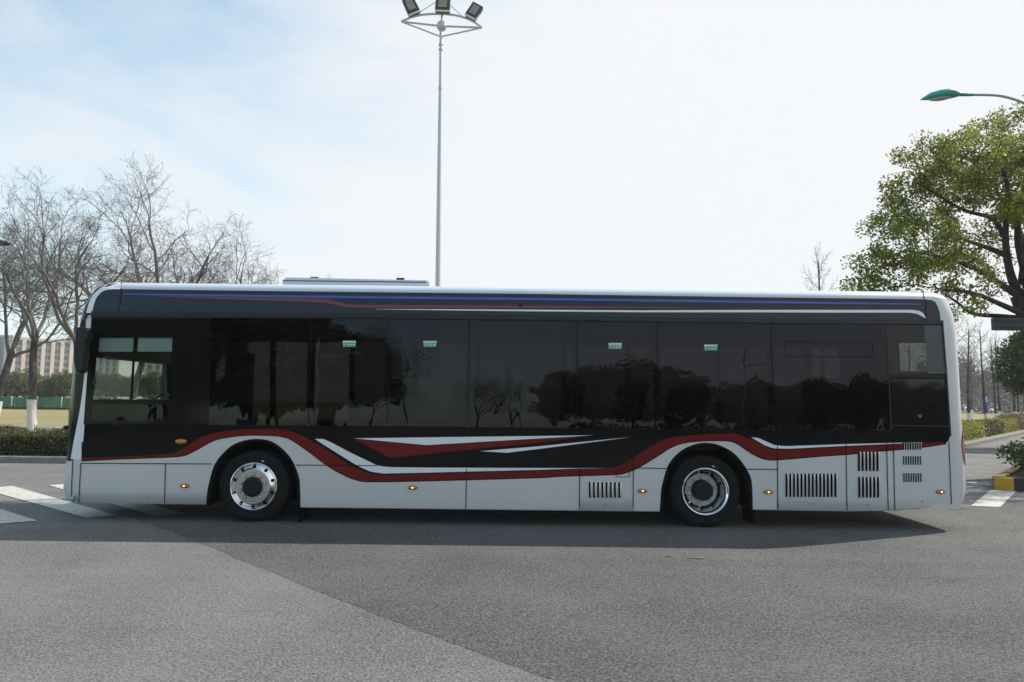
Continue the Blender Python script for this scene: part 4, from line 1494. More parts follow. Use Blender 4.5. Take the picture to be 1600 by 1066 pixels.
def crown_tree(name, seed, limbs, lobes, n_clusters, leaves, spread, leaf, label, leafm, barkm, group=None, base=(0, 0, 0), loc=None, gap=0.0, hollow=.55, painted=0, droop=.25, twig_r=.012):
    """limbs: list of (polyline, r0, r1) in local space; lobes: ellipsoids (centre, radii) of foliage; twigs reach each leaf cluster from the nearest wood"""
    rng = np.random.default_rng(seed)
    root = thing(name, (0, 0, 0), label, 'tree', group)
    tr, cr_ = MB(), MB()
    nodes, nrad = [], []
    for pl, r0_, r1_ in limbs:
        pts = catmull(pl, 6)
        rr = np.linspace(r0_, r1_, len(pts))
        tr.tube(pts, list(rr), 10)
        for p, r_ in zip(pts, rr):
            nodes.append(np.array(p)); nrad.append(r_)
    vol = np.array([a[1][0] * a[1][1] * a[1][2] for a in lobes]) ** .75
    cl = []
    for li, (c, rad) in enumerate(lobes):
        m = max(3, int(n_clusters * vol[li] / vol.sum()))
        for _ in range(m):
            v = rng.normal(0, 1, 3); v /= np.linalg.norm(v)
            rr = hollow + (1 - hollow) * rng.random() ** .7
            cl.append(np.array(c) + v * rr * np.array(rad))
    cl = [c for c in cl if rng.random() > gap]
    N = np.array(nodes)
    start = len(nodes)
    cl.sort(key=lambda c: np.min(np.linalg.norm(N[:start] - c, axis=1)))
    arr = list(nodes); arad = list(nrad)
    for c in cl:
        A = np.array(arr)
        dist = np.linalg.norm(A - c, axis=1) + np.maximum(0, (A[:, 2] - c[2])) * .8
        j = int(np.argmin(dist))
        p = A[j]
        L = np.linalg.norm(c - p)
        if L < .05: continue
        r_ = max(twig_r, min(arad[j] * .6, twig_r + L * .012))
        mid = (p + c) / 2 + rng.normal(0, .08, 3) * L + np.array((0, 0, .06 * L))
        pts = [p, p * .5 + mid * .5 + rng.normal(0, .03, 3) * L, mid, mid * .5 + c * .5 + rng.normal(0, .03, 3) * L, c]
        rad = list(np.linspace(r_, twig_r * .6, 5))
        (cr_ if r_ < .04 else tr).tube(pts, rad, 5, 1 if r_ < .04 else 0, cap=False)
        for q, r2 in zip(pts[1:], rad[1:]):
            arr.append(q); arad.append(r2)
    leaf_faces(cr_, rng, cl, leaves, spread, leaf, droop)
    tr.build('trunk', barkm, root, True, angle=60)
    cr_.build('crown', [leafm, barkm], root)
    if painted:
        r0_ = limbs[0][1]
        b = MB(); b.lathe([(r0_ * 1.2, 0), (r0_ * 1.06, painted)], (limbs[0][0][0][0], limbs[0][0][0][1], 0), 'z', 14); b.build('painted_base', M['lime_wash'], root, True)
    return root


# --- bare plane trees beyond the hedge, left
GP = 'bare trees along the avenue behind the bus'
tA = bare_tree(11, PLANE, 3.7, .155, 'bare tree with whitewashed trunk base, standing alone between the hedge and the bus front', 1.25, GP, lean=(-.10, 0))
tB = bare_tree(23, PLANE, 3.3, .165, 'bare tree at the very left edge of the photo, trunk leaning right', 1.25, GP, lean=(.10, .02))
tC = bare_tree(5, PLANE, 3.6, .18, 'bare tree rising above the middle of the bus cab roof', 1.25, GP)


def ground_at(px, D):
    """ground point below that pixel column at distance D from the camera"""
    d = ray(px, 640)
    t = D / d.y
    return Vector((CAM.x + d.x * t, CAM.y + D, 0.10))


def put(t, px, D, rz, sc, label=None):
    if label is None:
        t.location = ground_at(px, D); t.rotation_euler = (0, 0, rz)
        t.scale = (sc, sc, sc) if not hasattr(sc, '__len__') else sc
        return t
    return copy_tree(t, ground_at(px, D), rz, sc, label)


put(tA, 53, 28.5, 0.0, (1.02, 1.02, 1.09))
put(tB, -9, 30.5, 0.0, 1.0)
put(tC, 258, 32, 0.6, (1.15, 1.15, 1.22))
put(tA, 128, 26.5, 2.4, (.95, .95, .98), 'bare tree whose curved trunk disappears behind the wing mirror')
put(tB, 340, 33, 1.9, (.98, .98, .95), 'bare tree above the bus roof, rightmost of the group behind the cab')
put(tB, 205, 36, 5.1, (1.1, 1.1, 1.12), 'bare tree whose crown fills the gap over the front roof corner')
put(tA, 312, 33, 4.0, (1.1, 1.1, .98), 'bare tree above the bus roof between the tallest one and the rightmost one')
# --- upright bare trees along the side road, right
GS = 'bare trees lining the side road'
sA = bare_tree(3, SPIRE, 8.2, .13, 'slender bare tree beside the rear corner of the bus, nearest of its row', 1.0, GS, seeds=False, bark=M['bark_dark'])
sB = bare_tree(9, SPIRE, 7.6, .13, 'slender bare tree, second of the row past the bus rear', 1.0, GS, seeds=False, bark=M['bark_dark'])
sC = bare_tree(14, SPIRE, 7.2, .13, 'slender bare tree, third of the row past the bus rear', 1.0, GS, seeds=False, bark=M['bark_dark'])
row = []
for k in range(16):
    t = 17 + 5.6 * k
    row.append(KA - RD * 3 + RN * 4.4 + RD * t)
ORD = ['fourth', 'fifth', 'sixth', 'seventh', 'eighth', 'ninth', 'tenth', 'eleventh', 'twelfth']
rr_ = random.Random(4)
for i, p in enumerate(row[1:10]):
    p = p + Vector((rr_.uniform(-.3, .3), rr_.uniform(-.3, .3), .1))
    if i < 3:
        t = (sA, sB, sC)[i]; t.location = p; t.rotation_euler = (0, 0, i * 1.7)
    else:
        copy_tree((sA, sB, sC)[i % 3], p, rr_.uniform(0, 6), rr_.uniform(.88, 1.1), 'slender bare tree, %s of the row along the far kerb of the side road' % ORD[i - 3])
for i in range(9):
    p = KA + RN * (10.5 + rr_.uniform(-1, 1)) + RD * (22 + 7.0 * i) + Vector((0, 0, .1))
    copy_tree((sA, sB, sC)[(i + 1) % 3], p, rr_.uniform(0, 6), rr_.uniform(.95, 1.2), 'slender bare tree in the back row behind the kerbside row, %s counting from the bus' % (['first', 'second', 'third'] + ORD)[i])
put(sB, 1288, 40, 1.0, (1.0, 1.0, 1.27), 'thin bare treetop poking up alone above the bus roof left of the leafy tree')

# --- leafy tree at the right edge
def L3(px, py, D):
    return CAM + ray(px, py) * (D / ray(px, py).y)


def l3(px, py, D):
    p = L3(px, py, D); return (p.x, p.y, p.z)


TD = 16.3
limbs = [
    ([l3(1640, 735, TD), l3(1634, 640, TD), l3(1622, 555, TD), l3(1606, 500, TD), l3(1592, 462, TD)], .27, .19),
    ([l3(1592, 462, TD), l3(1578, 425, TD - .1), l3(1571, 370, TD - .3), l3(1575, 300, TD - .2), l3(1560, 240, TD)], .115, .03),
    ([l3(1606, 500, TD), l3(1604, 440, TD + .3), l3(1590, 370, TD + .5), l3(1598, 300, TD + .8), l3(1612, 220, TD + .6)], .125, .03),
    ([l3(1590, 462, TD), l3(1562, 443, TD - .6), l3(1528, 422, TD - 1.1), l3(1478, 404, TD - 1.6), l3(1420, 392, TD - 1.9)], .085, .015),
    ([l3(1600, 492, TD), l3(1560, 474, TD - .8), l3(1520, 458, TD - 1.6), l3(1470, 452, TD - 2.4)], .075, .02),
    ([l3(1603, 498, TD), l3(1560, 494, TD + .6), l3(1520, 490, TD + .5), l3(1496, 473, TD + .4), l3(1470, 455, TD + .3)], .07, .02),
    ([l3(1571, 372, TD - .3), l3(1550, 342, TD - .6), l3(1505, 328, TD - 1.2), l3(1458, 300, TD - 1.8), l3(1430, 285, TD - 2)], .06, .012),
    ([l3(1575, 400, TD - .2), l3(1545, 388, TD + .8), l3(1500, 372, TD + 1.6), l3(1440, 345, TD + 2.2)], .08, .02),
    ([l3(1606, 480, TD), l3(1640, 420, TD + .4), l3(1690, 370, TD + .8), l3(1740, 330, TD + .6)], .13, .03),
    ([l3(1606, 470, TD), l3(1630, 400, TD - .8), l3(1660, 320, TD - 1.4), l3(1680, 260, TD - 1.6)], .12, .03),
    ([l3(1598, 440, TD), l3(1600, 380, TD + 1.4), l3(1570, 320, TD + 2.4), l3(1540, 270, TD + 2.8)], .10, .03),
]
def lobe(px, py, D, rx, ry, rz):
    return (l3(px, py, D), (rx, ry, rz))


lobes = [lobe(1560, 235, TD, 1.25, 1.6, .85), lobe(1490, 255, TD - .8, 1.0, 1.3, .75), lobe(1610, 205, TD + .4, 1.2, 1.6, .8), lobe(1455, 300, TD - 1.0, .9, 1.2, .62),
         lobe(1425, 380, TD - 1.6, .95, 1.2, .7), lobe(1385, 425, TD - 1.8, .72, 1.0, .62), lobe(1520, 330, TD + 1.2, 1.2, 1.4, .7), lobe(1590, 300, TD - 1.4, 1.1, 1.1, .7),
         lobe(1480, 400, TD + 1.2, 1.1, 1.2, .55), lobe(1560, 395, TD + 2.0, 1.0, 1.0, .5), lobe(1500, 432, TD - 1.9, .75, .8, .30), lobe(1500, 480, TD - 1.2, .55, .6, .18),
         lobe(1680, 280, TD, 1.6, 2.2, 1.2), lobe(1730, 350, TD, 1.5, 2.0, 1.0), lobe(1400, 350, TD - 1.0, .6, .8, .45), lobe(1412, 300, TD - 1.2, .55, .7, .42), lobe(1450, 242, TD - .6, .6, .8, .4), lobe(1362, 440, TD - 1.9, .4, .6, .4),
         lobe(1560, 458, TD + .3, .45, .4, .16), lobe(1660, 240, TD + 1.2, 1.4, 1.6, .9)]
crown_tree('leafy_tree', 8, limbs, lobes, 620, 98, .265, .080, 'big spreading evergreen tree with yellow-green leaves above the rear of the bus', M['camphor_leaf'], M['bark_dark'], hollow=.5)

# second, darker tree on the median farther along
dl = [([(0, 0, 0), (.1, 0, 1.2), (0, .1, 2.2), (.2, 0, 3.2)], .18, .10), ([(0, .1, 2.0), (-.7, .2, 2.7), (-1.4, .1, 3.3)], .09, .03), ([(0, .1, 2.1), (.8, -.3, 2.8), (1.5, -.2, 3.5)], .09, .03),
      ([(.1, 0, 2.6), (-.2, -.9, 3.2), (-.3, -1.5, 3.6)], .08, .03)]
dk = crown_tree('leafy_tree', 21, dl, [((0, 0, 3.7), (2.1, 2.0, 1.5)), ((-1.1, .1, 3.1), (1.1, 1.2, .9)), ((1.1, 0, 3.2), (1.1, 1.2, 1.0)), ((0, -.9, 2.9), (1.2, 1.0, .8)), ((0, 0, 4.6), (1.2, 1.2, .8))],
                260, 90, .36, .13, 'dark green round-topped tree below the hanging grey sign', M['dark_leaf'], M['bark_dark'], hollow=.5)
dk.location = ground_at(1638, 27) + Vector((0, 0, .1)); dk.scale = (.92, .92, .92)

# --- evergreens far across the field, left, and the ones behind the camera that the windows mirror
el = [([(0, 0, 0), (.05, 0, 1.0), (0, .05, 2.0), (.1, 0, 3.0)], .16, .08), ([(0, 0, 1.4), (-.8, .1, 2.2), (-1.5, .2, 2.8)], .08, .03), ([(0, 0, 1.6), (.8, .3, 2.3), (1.5, .2, 2.9)], .08, .03)]
GE = 'evergreens across the field'
eg = crown_tree('evergreen_tree', 31, el, [((0, 0, 3.2), (1.9, 1.9, 1.4)), ((-1.1, 0, 2.6), (1.2, 1.2, .9)), ((1.1, .1, 2.7), (1.2, 1.2, .9)), ((.2, 0, 4.1), (1.2, 1.2, .8))],
                150, 42, .42, .26, 'round dark evergreen across the field left of the bus, just left of the bus mirror', M['far_leaf'], M['bark'], group=GE, painted=.9, twig_r=.02)
fd = [(96, 84, 1.15, None), (78, 86, .95, 'round evergreen across the field right of the lone whitewashed trunk'), (25, 83, 1.1, 'yellowish evergreen across the field left of the lone whitewashed trunk'),
      (8, 85, 1.0, 'evergreen across the field at the left edge'), (36, 92, 1.25, 'taller evergreen behind the others, in front of the apartment block'), (62, 90, 1.0, 'evergreen directly behind the lone whitewashed trunk'),
      (118, 84, 1.1, 'evergreen seen past the windscreen edge of the bus'), (150, 85, 1.15, 'evergreen seen through the left pane of the driver window'),
      (178, 86, 1.1, 'evergreen seen through the middle of the driver window'), (205, 84, 1.05, 'evergreen seen beside the driver window post'), (236, 85, 1.15, 'evergreen seen through the right pane of the driver window'),
      (-18, 84, 1.1, 'evergreen just outside the left edge across the field')]
for i, (px, D, s, lab) in enumerate(fd):
    p = ground_at(px, D)
    if lab is None:
        eg.location = p; eg.scale = (s, s, s * .78)
    else:
        copy_tree(eg, p, i * 1.3, (s, s, s * .78), lab, GE)

# --- hedge beyond the kerb, left
def hedge(name, pts, wid, h, seed, leafm, label, density=900, leaf=.06, z0=.1, top_bumps=.05):
    rng = np.random.default_rng(seed)
    root = thing(name, (pts[0][0], pts[0][1], 0), label, 'hedge')
    core, fol = MB(), MB()
    C = []
    for p, q in zip(pts[:-1], pts[1:]):
        p, q = Vector(p), Vector(q)
        d = (q - p); L = d.length; d.normalize(); n = Vector((-d.y, d.x, 0))
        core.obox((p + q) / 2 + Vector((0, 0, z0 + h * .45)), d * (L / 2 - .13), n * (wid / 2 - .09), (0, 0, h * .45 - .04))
        m = int(L * density * (wid + 2 * h) / 2.2)
        u = rng.random(m) * L
        side = rng.random(m) * (wid + 2 * h)
        for _ in range(int(density * wid * h)):
            c = (p if rng.random() < .5 else q) + n * (rng.random() - .5) * wid
            C.append((c.x + rng.normal(0, .04), c.y + rng.normal(0, .04), z0 + rng.random() * h))
        for i in range(m):
            s = side[i]
            b = top_bumps * (math.sin(u[i] * 2.3 + seed) + math.sin(u[i] * 5.1) * .6)
            if s < h: off, z = -wid / 2, s
            elif s < h + wid: off, z = s - h - wid / 2, h + b
            else: off, z = wid / 2, s - h - wid
            e = rng.normal(0, .03, 3)
            c = p + d * u[i] + n * off
            C.append((c.x + e[0], c.y + e[1], z0 + z + e[2] * .9))
    leaf_faces(fol, rng, C, 1, .05, leaf, -.3)
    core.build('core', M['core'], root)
    fol.build('foliage', leafm, root)
    return root


hedge('hedge', [(-27, KY + .95, 0), (-7, KY + .95, 0)], 1.15, .60, 2, M['hedge_leaf'], 'long clipped dark green hedge above the kerb left of the bus', 2600, .06)
hb = KA + RN * 1.3
segs = [(-6, 9.5, 'lime_leaf', 'clipped lime-green hedge beside the kerb just right of the bus rear'), (9.8, 15.5, 'hedge_leaf', 'darker green hedge section between the lime hedge and the lighter one'),
        (15.8, 22, 'lime_leaf', 'light green hedge section past the dark one on the far kerb'), (22.3, 60, 'red_leaf', 'reddish-brown low hedge running into the distance along the far kerb')]
for i, (s0, s1, lm, lab) in enumerate(segs):
    hedge('hedge', [tuple(hb + RD * s0), tuple(hb + RD * s1)], 1.3, .62 if lm != 'red_leaf' else .8, 5 + i, M[lm], lab, 420 if lm != 'red_leaf' else 160, .10 if lm != 'red_leaf' else .14, .12, .07)

# --- traffic island with striped kerb and shrub
i0 = G(1547, 765); i1 = G(1600, 768.4)
e1 = (i1 - i0).normalized()
il = [i0 + RD * 34]
il += [i0 + RD * s for s in (20, 10, 4, 1.2, .35)]
il += [i0 + RD * .06 + e1 * .06, i0 + e1 * .3]
il += [i0 + e1 * s for s in (1.0, 2.0, 3.2)]
p_end = i0 + e1 * 3.8 + RD * .5
il += [p_end, p_end + RD * 10, p_end + RD * 33]
# resample so the painted blocks follow the front
den = [il[0]]
for p in il[1:]:
    L = (p - den[-1]).length
    q0 = den[-1].copy()
    m = max(1, int(L / .08)) if L < 9 else max(1, int(L / .24))
    for j in range(1, m + 1):
        den.append(q0 + (p - q0) * j / m)
acc_c = sum((den[k + 1] - den[k]).length for k in range(len(den) - 1) if (den[k + 1] - i0).dot(RD) > .2 and (den[k + 1] - i0).dot(e1) < 1.5)
kerb('traffic_island_kerb', den, .20, .245, M['kerb_yellow'], M['kerb_black'], .30, -acc_c - .22 + .30 * 91)
ins_ = offset_line(den, .19)
sheet('island_soil', [(p.x, p.y) for p in ins_], .215, M['soil'])


def shrub(name, loc, lobes, seed, n, leafm, label, leaf=.075):
    rng = np.random.default_rng(seed)
    root = thing(name, loc, label, 'shrub')
    st, fo = MB(), MB()
    C = []
    for (c, r) in lobes:
        m = int(n * r[0] * r[1] * r[2] / sum(q[1][0] * q[1][1] * q[1][2] for q in lobes))
        for _ in range(m):
            v = rng.normal(0, 1, 3); v /= np.linalg.norm(v); v[2] = abs(v[2]) * 1.0 - .25 * rng.random()
            C.append(np.array(c) + v * np.array(r) * (.55 + .45 * rng.random()) + np.array(loc))
        for _ in range(5):
            a = np.array((c[0] + rng.normal(0, .06), c[1] + rng.normal(0, .06), 0)) + np.array(loc)
            b = np.array(c) + rng.normal(0, .35, 3) * np.array(r) + np.array(loc)
            st.tube([a, (a + b) / 2 + rng.normal(0, .04, 3), b], [.014, .010, .006], 5)
    leaf_faces(fo, rng, C, 9, .10, leaf, -.4)
    st.build('stem', M['bark_dark'], root); fo.build('foliage', leafm, root)
    return root


c0 = i0 + e1 * .95 + RD * 1.0
lb = [((0, 0, .26), (.72, .6, .34)), ((.75, .1, .36), (.75, .7, .42)), ((1.7, .3, .38), (.8, .8, .44)), ((.6, .9, .32), (.9, .9, .45)), ((1.6, 1.4, .34), (1.0, 1.0, .5))]
shrub('shrub', (c0.x, c0.y, .21), lb, 3, 1500, M['dark_leaf'], 'low leafy shrub on the yellow and black kerbed traffic island', .085)
for k in range(1, 4):
    c1 = c0 + RD * (3.0 * k)
    shrub('shrub', (c1.x, c1.y, .21), [((.2, 0, .2), (1.2, 1.3, .42)), ((1.4, .3, .22), (1.2, 1.3, .46))], 30 + k, 700, M['dark_leaf'], 'shrub on the island, %s behind the front one' % ['first', 'second', 'third'][k - 1], .10)

# ------------------------------------------------------------------ lamps and signs
# high mast behind the bus
md = 30.0
mb_ = ground_at(682.3, md); mb_.z = 0
top = L3(689.5, 52, md)
mx = L3(686.8, 250, md)
mast = thing('high_mast_light', (mb_.x, mb_.y, 0), 'tall grey high-mast light pole with floodlights rising behind the bus', 'mast')
pm = MB()
bx, tx = mb_.x, L3(689.5, 40, md).x
zt_ = L3(689.5, 55, md).z
mid = lambda z: (bx + (tx - bx) * z / zt_, mb_.y, z)
pm.tube([mid(0), mid(zt_ * .38), mid(zt_ * .66), mid(zt_ * .9), mid(zt_ * 1.015)], [.16, .118, .100, .075, .07], 16); pm.build('pole', M['galv'], mast, True)
for f in (.862, .962, .975):
    c = MB(); p = mid(zt_ * f); rr = .10 if f < .9 else .105; c.lathe([(.07, -.03), (rr, -.03), (rr, .03), (.07, .03)], p, 'z', 14); c.build('pole_collar', M['galv'], mast)
hb_ = L3(690, 41, md)
b = MB(); b.ball(hb_, .235, .235, .24, 20, 12); b.build('hub_ball', M['galv'], mast, True)
el_, er_ = L3(627, 34, md), L3(753, 43.5, md)
lo_ = L3(689, 57.5, md)
arcp = [L3(*q, md) for q in ((627, 34), (645, 26.5), (664, 22.8), (690, 22), (716, 25), (738, 33), (753, 43.5))]
f = MB()
f.tube(catmull([tuple(p) for p in arcp], 5), .052, 8); f.build('frame_arch', M['galv'], mast, True)
for A, B, r in ((el_, hb_, .045), (er_, hb_, .045), (el_, lo_, .036), (er_, lo_, .036)):
    f = MB(); f.tube([tuple(A), tuple(B)], r, 8); f.build('frame_arm', M['galv'], mast, True)
f = MB(); f.tube([tuple(hb_), tuple(L3(690.6, 20, md))], .05, 8); f.build('frame_arm', M['galv'], mast, True)
for A, B in (((655, 20), (681, 3)), ((724, 27), (703, 8))):
    f = MB(); f.tube([tuple(L3(*A, md)), tuple(L3(*B, md))], .02, 6); f.build('brace', M['galv'], mast, True)


def floodlight(px, py, D, tilt, w, h, rng_seed):
    """box lamp aimed down and towards the junction, on a short white bracket"""
    c = L3(px, py, D)
    ax = Vector((math.cos(tilt), 0, math.sin(tilt))); up = Vector((-math.sin(tilt), 0.12, math.cos(tilt))).normalized(); nrm = ax.cross(up).normalized() * 1
    if nrm.y > 0: nrm = -nrm
    f = MB(); f.obox(c + -nrm * .13, ax * w / 2, up * h / 2, nrm * .13); body = f.build('floodlight', M['flood_black'], mast, bevel=.02)
    f = MB(); f.obox(c + nrm * .006 + up * .02 * h, ax * w * .30, up * h * .34, nrm * .010); f.build('lens', M['flood_glass'], body)
    f = MB()
    for k in range(5): f.obox(c - nrm * .29, ax * w * .46, up * .012, nrm * .03); 
    f.v = [tuple(Vector(v) + up * ((i // 8 - 2) * h * .17)) for i, v in enumerate(f.v)]
    f.build('cooling_fin', M['flood_black'], body)
    f = MB(); f.obox(c - up * (h / 2 + .03) - nrm * .04, ax * w * .49, up * .022, nrm * .05); f.build('bracket', M['flood_white'], body, bevel=.01)
    for s in (-1, 1):
        f = MB(); f.obox(c + ax * s * (w / 2 + .012) - up * .28 * h - nrm * .1, ax * .012, up * .24 * h, nrm * .03); f.build('side_arm', M['flood_white'], body)


floodlight(641.5, 7.5, md - .2, .42, .56, .84, 1)
floodlight(691.8, 4.5, md - .3, -.02, .66, .72, 2)
floodlight(741, 15.5, md - .2, -.50, .54, .72, 3)

# green-headed street lamp on the island
lp = thing('street_lamp', (11.25, 5.0, 0.2), 'street lamp with teal leaf-shaped head above the leafy tree', 'street lamp')
LD = 14.15
p = MB()
ptop = L3(1640, 210, LD)
p.tube([(ptop.x + .02, 5.0, .2), (ptop.x + .02, 5.0, 3.0), (ptop.x, 5.0, ptop.z)], [.10, .085, .06], 14); p.build('pole', M['galv'], lp, True)
p = MB(); p.tube(catmull([tuple(L3(*q, LD)) for q in ((1640, 212), (1628, 185), (1606, 165), (1585, 155.5), (1562, 149.8), (1540, 148.4), (1516, 148.2))], 4), .028, 10); p.build('arm', M['lamp_grey'], lp, True)
hd = MB()
prof = [(1437, 156.8, .3, .3), (1443, 154.2, 3, 1.0), (1452, 150.8, 6.2, 1.4), (1464, 149.0, 8.4, 1.6), (1476, 147.8, 9.0, 1.6), (1486, 147.0, 8.2, 1.5), (1494, 147.2, 5.8, 1.2), (1500, 147.4, 3.8, 1.0), (1508, 147.8, 3.6, 1.0), (1512, 148, 3.0, 1), (1519, 148.2, 3.0, 1.0)]
rows = []
for (x, y, r_, wy) in prof:
    c = L3(x, y, LD); rv = r_ * LD / FPX
    rows.append([(c.x, c.y + rv * wy * math.cos(q), c.z + rv * .82 * math.sin(q)) for q in np.linspace(0, 2 * math.pi, 17)[:-1]])
hd.grid(rows, close=True); hd.fan(rows[-1]); hdo = hd.build('lamp_head', M['teal'], lp, True, angle=60)
bw = MB()
rows = []
for (x, y, r_, wy) in [(1451, 155.5, .6, 1.4), (1456, 155.2, 3.0, 1.5), (1466, 154.2, 4.4, 1.7), (1476, 152.9, 4.4, 1.7), (1484, 151.6, 3.2, 1.5), (1489, 150.8, .6, 1.2)]:
    c = L3(x, y, LD); rv = r_ * LD / FPX
    rows.append([(c.x, c.y + rv * wy * math.cos(q), c.z + rv * .8 * math.sin(q)) for q in np.linspace(0, 2 * math.pi, 13)[:-1]])
bw.grid(rows, close=True); bw.build('lamp_bowl', M['lamp_bowl'], hdo, True)

# grey direction sign seen from behind
sg = thing('direction_sign', tuple(ground_at(1660, 15.2)), 'dark grey sign board seen from behind at the right edge over the island', 'sign')
SD = 15.2
b = MB(); a_, c_ = L3(1552.5, 496.5, SD), L3(1652, 517, SD)
b.box((a_.x, a_.y, c_.z), (c_.x, a_.y + .10, a_.z)); bo = b.build('board', M['sign_grey'], sg, bevel=.012)
for zf in (.3, .75):
    f = MB(); zz = c_.z + (a_.z - c_.z) * zf; f.box((a_.x + .06, a_.y - .03, zz - .012), (c_.x, a_.y - .002, zz + .012)); f.build('rail', M['sign_grey'], bo)
pp = ground_at(1660, 15.2)
f = MB(); f.tube([(pp.x, pp.y + .1, 0.1), (pp.x, pp.y + .1, a_.z + .1)], .055, 12); f.build('post', M['galv'], sg, True)

# lamp tips reaching in at the left edge
def left_lamp(px, py, D, label, mat, r):
    tip = L3(px, py, D)
    o = thing('street_lamp', (tip.x - 3.0, tip.y, .1), label, 'street lamp', None)
    p = MB(); p.tube([(tip.x - 3.0, tip.y, .1), (tip.x - 3.0, tip.y, tip.z - .2)], [.11, .07], 12); p.build('pole', M['lamp_grey'], o, True)
    p = MB(); p.tube(catmull([(tip.x - 3.0, tip.y, tip.z - .25), (tip.x - 2.6, tip.y, tip.z + .15), (tip.x - 1.0, tip.y, tip.z + .12)], 6), .035, 8); p.build('arm', M['lamp_grey'], o, True)
    rows = []
    for x, h_, w_ in ((-1.05, .045, .045), (-.8, .09, .14), (-.45, .12, .19), (-.15, .08, .14), (0, .01, .02)):
        rows.append([(tip.x + x, tip.y + w_ * math.cos(q), tip.z + .10 * (-x) + h_ * math.sin(q)) for q in np.linspace(0, 2 * math.pi, 13)[:-1]])
    h = MB(); h.grid(rows, close=True); h.build('lamp_head', mat, o, True)
    return o


left_lamp(17, 381.5, 24, 'dark lamp head poking in at the left edge among bare twigs', M['flood_black'], .1)
left_lamp(12, 449, 38, 'pale lamp head at the left edge below the dark one', M['flood_white'], .1)

# little blue sign far along the side road
q = L3(1540, 645, 62)
o = thing('notice_sign', (q.x, q.y, .1), 'small blue and white sign among the far tree trunks right of the bus', 'sign')
f = MB(); f.tube([(q.x, q.y + .05, .1), (q.x, q.y + .05, 3.0)], .05, 8); f.build('post', M['lamp_grey'], o)
f = MB(); f.box((q.x - .25, q.y, 1.0), (q.x + .25, q.y + .04, 2.9)); bo = f.build('board', M['sign_blue'], o)
f = MB(); f.box((q.x - .2, q.y - .012, 2.0), (q.x + .2, q.y - .002, 2.5)); f.build('panel', M['flood_white'], bo)

# ------------------------------------------------------------------ far left: hoarding, apartment blocks, small car
hz = 76.0
f0, f1 = ground_at(-60, hz), ground_at(330, hz)
fo = thing('hoarding_fence', (f0.x, f0.y, .1), 'long green hoarding fence across the dry field', 'fence')
f = MB()
nb = 60
for k in range(nb):
    xa = f0.x + (f1.x - f0.x) * k / nb; xb = f0.x + (f1.x - f0.x) * (k + 1) / nb
    f.box((xa, f0.y + (k % 2) * .03, .1), (xb - .01, f0.y + .05 + (k % 2) * .03, 1.38))
f.build('panel', M['fence_green'], fo)
for k in range(0, nb + 1, 6):
    f = MB(); xa = f0.x + (f1.x - f0.x) * k / nb; f.box((xa - .05, f0.y - .08, .1), (xa + .05, f0.y - .01, 1.5)); f.build('post', M['flood_white'], fo)
lowh = hedge('hedge', [tuple(ground_at(-60, hz - 3) - Vector((0, 0, .1))), tuple(ground_at(330, hz - 3) - Vector((0, 0, .1)))], .8, .32, 44, M['dark_leaf'], 'thin dark hedge line along the foot of the green hoarding', 60, .2)


def block(px0, px1, D, py_top, floors, cols, wall, label, rot=0.0):
    a, b = ground_at(px0, D), ground_at(px1, D)
    w = (b - a).length
    h = L3((px0 + px1) / 2, py_top, D).z
    o = thing('apartment_block', (a.x, a.y, 0), label, 'building')
    o.rotation_euler = (0, 0, rot)
    m = MB()
    m.box((a.x, a.y, 0), (b.x, a.y + 14, h)); wl_ = m.build('wall', wall, o)
    m = MB(); m.box((a.x - .3, a.y - .5, h + .01), (b.x + .3, a.y + 14.3, h + .7)); m.build('roof', M['frame_far'], o)
    for k in range(cols + 1):
        m = MB(); x = a.x + w * k / cols; m.box((x - w / cols * .2, a.y - .9, 0), (x + w / cols * .2, a.y - .01, h - .01)); m.build('pilaster', wall, o)
    fh = h / floors
    for r in range(floors):
        for k in range(cols):
            x0 = a.x + w * (k + .24) / cols; x1 = a.x + w * (k + .76) / cols; z0 = fh * r + fh * .30; z1 = fh * r + fh * .88
            m = MB(); m.box((x0, a.y - .12, z0), (x1, a.y - .005, z1)); m.box((x0 - .05, a.y - .4, z0 - .28), (x1 + .05, a.y - .013, z0 - .06), 1)
            m.box(((x0 + x1) / 2 - .06, a.y - .17, z0), ((x0 + x1) / 2 + .06, a.y - .125, z1), 1)
            m.build('window', [M['pane_far'], M['frame_far']], o)
    return o


block(14, 92, 190, 531, 9, 6, M['wall_pink'], 'pinkish apartment block with rows of dark windows behind the far evergreens', .80)
block(103, 121, 206, 529, 9, 1, M['wall_shade'], 'end block with its shade painted grey, beside the pinkish apartment block, just left of the bus mirror', .1)
block(-60, 12.5, 215, 527, 9, 5, M['wall_shade'], 'apartment block with its shade painted grey at the left edge, behind the bare tree')
block(140, 182, 205, 556, 8, 4, M['wall_cream'], 'cream apartment block glimpsed through the left driver window pane')
block(226, 252, 180, 540, 9, 2, M['wall_pink'], 'narrow pale building glimpsed through the right driver window pane')

rng = np.random.default_rng(77)
fw = MB()
C = []
for i in range(6500):
    px = rng.uniform(1440, 1760); D = rng.uniform(130, 210)
    g_ = ground_at(px, D); hmax = 9.5 + 2.0 * math.sin(px * .035) + 1.2 * math.sin(px * .11)
    C.append((g_.x, g_.y, hmax * rng.random() ** .75))
leaf_faces(fw, rng, C, 3, 1.1, .8, -.6)
tag(fw.build('far_wood', M['far_twigs']), kind='stuff')

